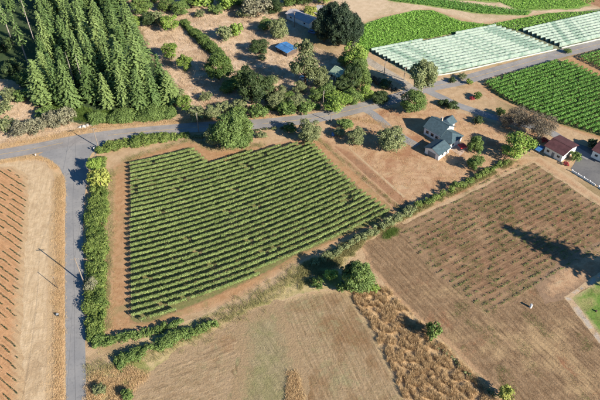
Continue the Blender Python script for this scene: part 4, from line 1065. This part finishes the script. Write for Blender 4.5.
barn((330, 78), (338.5, 83), 6.2, 3.0, 1.6, 'white cottage with pale green roof among the trees', roof='palegreen', name='cottage', cat='house')
barn((276.5, 51), (287, 57), 6.0, 2.3, .45, 'small shed with bright blue sheet roof on the dry slope', roof='bluetarp', name='shed', cat='shed', wallm='darkwood', doors=False)
# blue sheet cover beside the barn
a, ang, L = frame_of((533.5, 153), (538, 155.5))
lt = thing('lean_to', (a[0], a[1], 0), ang, 'little lean-to with blue sheet roof left of the barn', 'lean-to')
slab(lt, [(0, 0, 1.7), (L, 0, 1.7), (L, 3.2, 2.2), (0, 3.2, 2.2)], .06, 'bluetarp', 'roof')
for x in (.1, L-.1):
    for y, z in ((.1, 1.71), (3.1, 2.18)): MB().box(x-.05, x+.05, y-.05, y+.05, 0, z).build('post', M['darkwood'], lt)
# low white wall at the parking lot
def white_wall(p, q, label):
    a, ang, L = frame_of(p, q)
    t = thing('low_white_wall', (a[0], a[1], 0), ang, label, 'wall', 'low white walls')
    n = max(2, int(L/2.1)); s = L/n
    for k in range(n):
        MB().box(k*s+.25, (k+1)*s-.02, -.1, .1, 0, .75).build('panel', M['white'], t)
        MB().box(k*s-.02, k*s+.25, -.17, .17, 0, 1.0).build('pillar', M['white'], t)
white_wall((571.5, 171.5), (595, 186), 'low white segmented wall along the edge of the parking area')
white_wall((598, 187.5), (616, 198.5), 'low white wall continuing past the gap at the right edge')

# ------------------------------------------------------------------ power poles and wires
def pole(u, v, h, label, arm_ang, arms=1):
    x, y = G(u, v); t = thing('power_pole', (x, y, 0), arm_ang, label, 'power pole', 'power poles')
    MB().tube([(0, 0, -.3), (0, 0, h*.5), (0, 0, h)], [.20, .17, .13], 8).build('pole', M['polewood'], t)
    for k in range(arms):
        z = h-.45-.9*k
        c = MB().box(-1.2, 1.2, -.2, -.1, z-.07, z+.07).build('crossarm', M['polewood'], t)
        for xx in (-1.05, -.45, .45, 1.05): MB().tube([(xx, -.15, z+.07), (xx, -.15, z+.22)], [.05, .035], 5).build('insulator', M['steel'], c)
    return Vector((x, y, h))
P1 = pole(98.5, 147.5, 9.2, 'tall wooden power pole at the road junction', R(20))
P2 = pole(84.5, 284, 11.8, 'wooden power pole rising from the hedge beside the side road', R(5))
P3 = pole(199, 132.5, 9.0, 'wooden power pole beside the road left of the large tree', R(95))
P4 = pole(323, 109, 8.6, 'wooden power pole at the road bend by the bright tree', R(75), 2)
P5 = pole(384, 75, 7, 'wooden power pole left one of the pair beside the gravel lane', R(35))
P6 = pole(404, 80, 6.5, 'wooden power pole right one of the pair beside the gravel lane', R(35))
P7 = pole(294.5, 27, 8, 'thin pole in front of the long grey roofed building', R(60))
P8 = pole(331, 122.5, 5, 'short post on the lower side of the road bend', R(75), 0)
P9 = (Vector(G(76, 470)+(11.8,)))
P0 = (Vector(G(-60, 150)+(9.2,)))
def wire(a, b, label, sag=.9, r=.018, off=0):
    pts = []
    d = (b-a).normalized(); s = Vector((-d.y, d.x, 0))*off
    for k in range(17):
        t = k/16; p = a.lerp(b, t)+s; p.z += -.25-sag*4*t*(1-t); pts.append(p)
    mid = pts[8].copy(); o = MB().tube([p-mid for p in pts], [r]*17, 4).build('power_wire', M['wire']); o.location = mid
    tag(o, label, 'wire', 'power wires')
wire(P1, P2, 'power wire along the side road from the junction pole'); wire(P2, P9, 'power wire leaving the frame over the side road')
wire(P1, P3, 'power wire along the main road from the junction pole'); wire(P3, P4, 'power wire along the main road past the large tree', 1.6)
wire(P4, P5, 'power wire from the road bend to the gravel lane poles'); wire(P5, P6, 'short power wire between the two gravel lane poles', .3)
wire(P0, P1, 'power wire reaching the junction pole from the left edge', 1.4)

# ------------------------------------------------------------------ small things
def car(u, v, ang, paint, label):
    x, y = G(u, v); t = thing('parked_car', (x, y, 0), ang, label, 'car', 'parked cars')
    mb = MB()
    def loft(secs):
        V = []; F = []; n = len(secs[0])
        for s in secs: V += s
        for i in range(len(secs)-1):
            for k in range(n): F.append((i*n+k, i*n+(k+1) % n, (i+1)*n+(k+1) % n, (i+1)*n+k))
        F.append(tuple(reversed(range(n)))); F.append(tuple((len(secs)-1)*n+k for k in range(n)))
        return V, F
    def sec(x, w_, z0, z1): return [(x, -w_, z0), (x, w_, z0), (x, w_*1.02, (z0+z1)/2), (x, w_*.9, z1), (x, -w_*.9, z1), (x, -w_*1.02, (z0+z1)/2)]
    b = mb.add(*loft([sec(-2.2, .75, .35, .75), sec(-2.1, .88, .25, .9), sec(-.9, .9, .22, .95), sec(.9, .9, .22, .93), sec(2.0, .86, .25, .82), sec(2.2, .7, .35, .65)])).build('body', M[paint], t)
    MB().add(*loft([sec(-1.75, .72, .93, .96), sec(-1.15, .72, .93, 1.42), sec(.15, .72, .93, 1.45), sec(1.0, .74, .92, .95)])).build('cabin', M['glass'], t)
    MB().box(-1.15, .1, -.63, .63, 1.44, 1.49).build('roof', M[paint], t)
    for xx in (-1.35, 1.35):
        for yy in (-.86, .86):
            wl = MB().tube([(xx, yy-.1, .32), (xx, yy+.1, .32)], [.32, .32], 12).build('wheel', M['rubber'], t)
            MB().tube([(xx, yy-.11, .32), (xx, yy+.11, .32)], [.19, .19], 10).build('rim', M['steel'], wl)
    for yy in (-.6, .6): MB().box(2.1, 2.2, yy-.15, yy+.15, .55, .68).build('headlight', M['white'], t)
car(304.5, 79.5, R(-35), 'carwhite', 'white car parked under the large grey olive tree')
car(312.5, 33, R(-35), 'carblue', 'blue car parked in the shade below the long building')
# red patio umbrella
x, y = G(461.5, 150); um = thing('patio_umbrella', (x, y, 0), R(20), 'red square canopy on the patio of the farmhouse', 'umbrella')
MB().tube([(0, 0, 0), (0, 0, 2.5)], [.04, .03], 6).build('pole', M['steel'], um)
k = 1.35; V = [(-k, -k, 2.05), (k, -k, 2.05), (k, k, 2.05), (-k, k, 2.05), (0, 0, 2.6), (-k, -k, 1.9), (k, -k, 1.9), (k, k, 1.9), (-k, k, 1.9)]
MB().add(V, [(0, 1, 4), (1, 2, 4), (2, 3, 4), (3, 0, 4), (0, 5, 6, 1), (1, 6, 7, 2), (2, 7, 8, 3), (3, 8, 5, 0)]).build('canopy', M['redcloth'], um)
MB().tube([(0, 0, 0), (0, 0, .12)], [.35, .3], 10).build('base', M['steel'], um)
# boulders by the junction
for k, (u, v, s, lab) in enumerate([(80.5, 127.5, .6, 'leftmost pale boulder on the road bank above the junction'), (84, 127, .8, 'small pale boulder second from the left on the road bank'),
                                    (87.5, 125.8, .75, 'largest pale boulder in the middle of the bank group'), (91.5, 125.2, .5, 'rightmost pale boulder below the shrub belt')]):
    bm = bmesh.new(); bmesh.ops.create_icosphere(bm, subdivisions=2, radius=s)
    for q in bm.verts:
        q.co *= 1+.75*mnoise.noise(q.co*1.5/s+Vector((k*7, 0, 0))); q.co.z = max(q.co.z*.75, -s*.3)
    me = bpy.data.meshes.new('boulder'); bm.to_mesh(me); bm.free(); me.materials.append(M['stone'])
    o = link('boulder', me); o.location = (*G(u, v), s*.28); tag(o, lab, 'boulder', 'boulders at the junction')
def sign(u, v, h, ang, label, pw=.6, ph=.6, mat='steel', name='road_sign', cat='sign'):
    x, y = G(u, v); t = thing(name, (x, y, 0), ang, label, cat, 'roadside posts')
    MB().tube([(0, 0, -.1), (0, 0, h)], [.045, .045], 6).build('post', M['postwood'], t)
    MB().box(-pw/2, pw/2, -.075, -.05, h-ph, h).build('plate', M[mat], t)
sign(95, 152, 2.3, R(60), 'small road sign seen edge on beside the junction hedge')
sign(160, 136.5, 2.1, R(80), 'small road sign beside the main road above the vineyard')
def mailbox(u, v, ang, label):
    x, y = G(u, v); t = thing('mailbox', (x, y, 0), ang, label, 'mailbox')
    MB().box(-.05, .05, -.05, .05, 0, 1.0).build('post', M['postwood'], t)
    mb = MB(); pts = [(-.13, 1.0), (.13, 1.0), (.13, 1.18), (.08, 1.28), (-.08, 1.28), (-.13, 1.18)]
    n = len(pts); V = [(a, -.3, b) for a, b in pts]+[(a, .3, b) for a, b in pts]
    mb.add(V, [tuple(range(n)), tuple(reversed(range(n, 2*n)))]+[(i, i+n, (i+1) % n+n, (i+1) % n) for i in range(n)]); mb.build('box', M['white'], t)
mailbox(36.5, 157, R(10), 'pale mailbox on a post at the corner of the orange field')
# post with long shadow on the left verge
x, y = G(58, 288.5); t = thing('guy_post', (x, y, 0), 0, 'dark wooden post on the tan verge left of the side road', 'post')
MB().tube([(0, 0, -.2), (0, 0, 5.2)], [.11, .08], 7).build('post', M['bark'], t); MB().tube([(0, 0, 5.1), (0, 0, 5.25)], [.1, .1], 7).build('cap', M['steel'], t)
x, y = G(58, 316); t = thing('utility_pedestal', (x, y, 0), R(15), 'small dark box on the tan verge below the wooden post', 'box')
MB().box(-.3, .3, -.25, .25, 0, .8).build('cabinet', M['rubber'], t); MB().box(-.35, .35, -.3, .3, .8, .88).build('lid', M['steel'], t)
x, y = G(530.5, 307.5); t = thing('well_head', (x, y, 0), R(30), 'small pale well head standing alone on the fallow field', 'well head')
MB().tube([(0, 0, 0), (0, 0, 1.3)], [.35, .33], 10).build('casing', M['white'], t); MB().tube([(0, 0, 1.3), (0, 0, 1.42)], [.4, .3], 10).build('cap', M['steel'], t)
x, y = G(333, 135.5); t = thing('barrel', (x, y, 0), 0, 'blue plastic barrel in the shade above the vineyard corner', 'barrel')
MB().tube([(0, 0, 0), (0, 0, .15), (0, 0, .6), (0, 0, 1.05), (0, 0, 1.15)], [.5, .56, .6, .56, .5], 12).build('drum', M['bluebarrel'], t); MB().tube([(0, 0, 1.15), (0, 0, 1.2)], [.45, .42], 12).build('lid', M['bluebarrel'], t)
x, y = G(596, 311.5); t = thing('lawn_stump', (x, y, 0), 0, 'short dark stump on the lawn at the right edge', 'stump')
MB().tube([(0, 0, -.1), (0, 0, .2), (.03, 0, .55)], [.38, .28, .24], 9).build('trunk', M['bark'], t)

for l in PROTO.values():
    for p in l:
        if p['label'] == 'proto':
            for ch in list(p.children): bpy.data.objects.remove(ch)
            bpy.data.objects.remove(p)
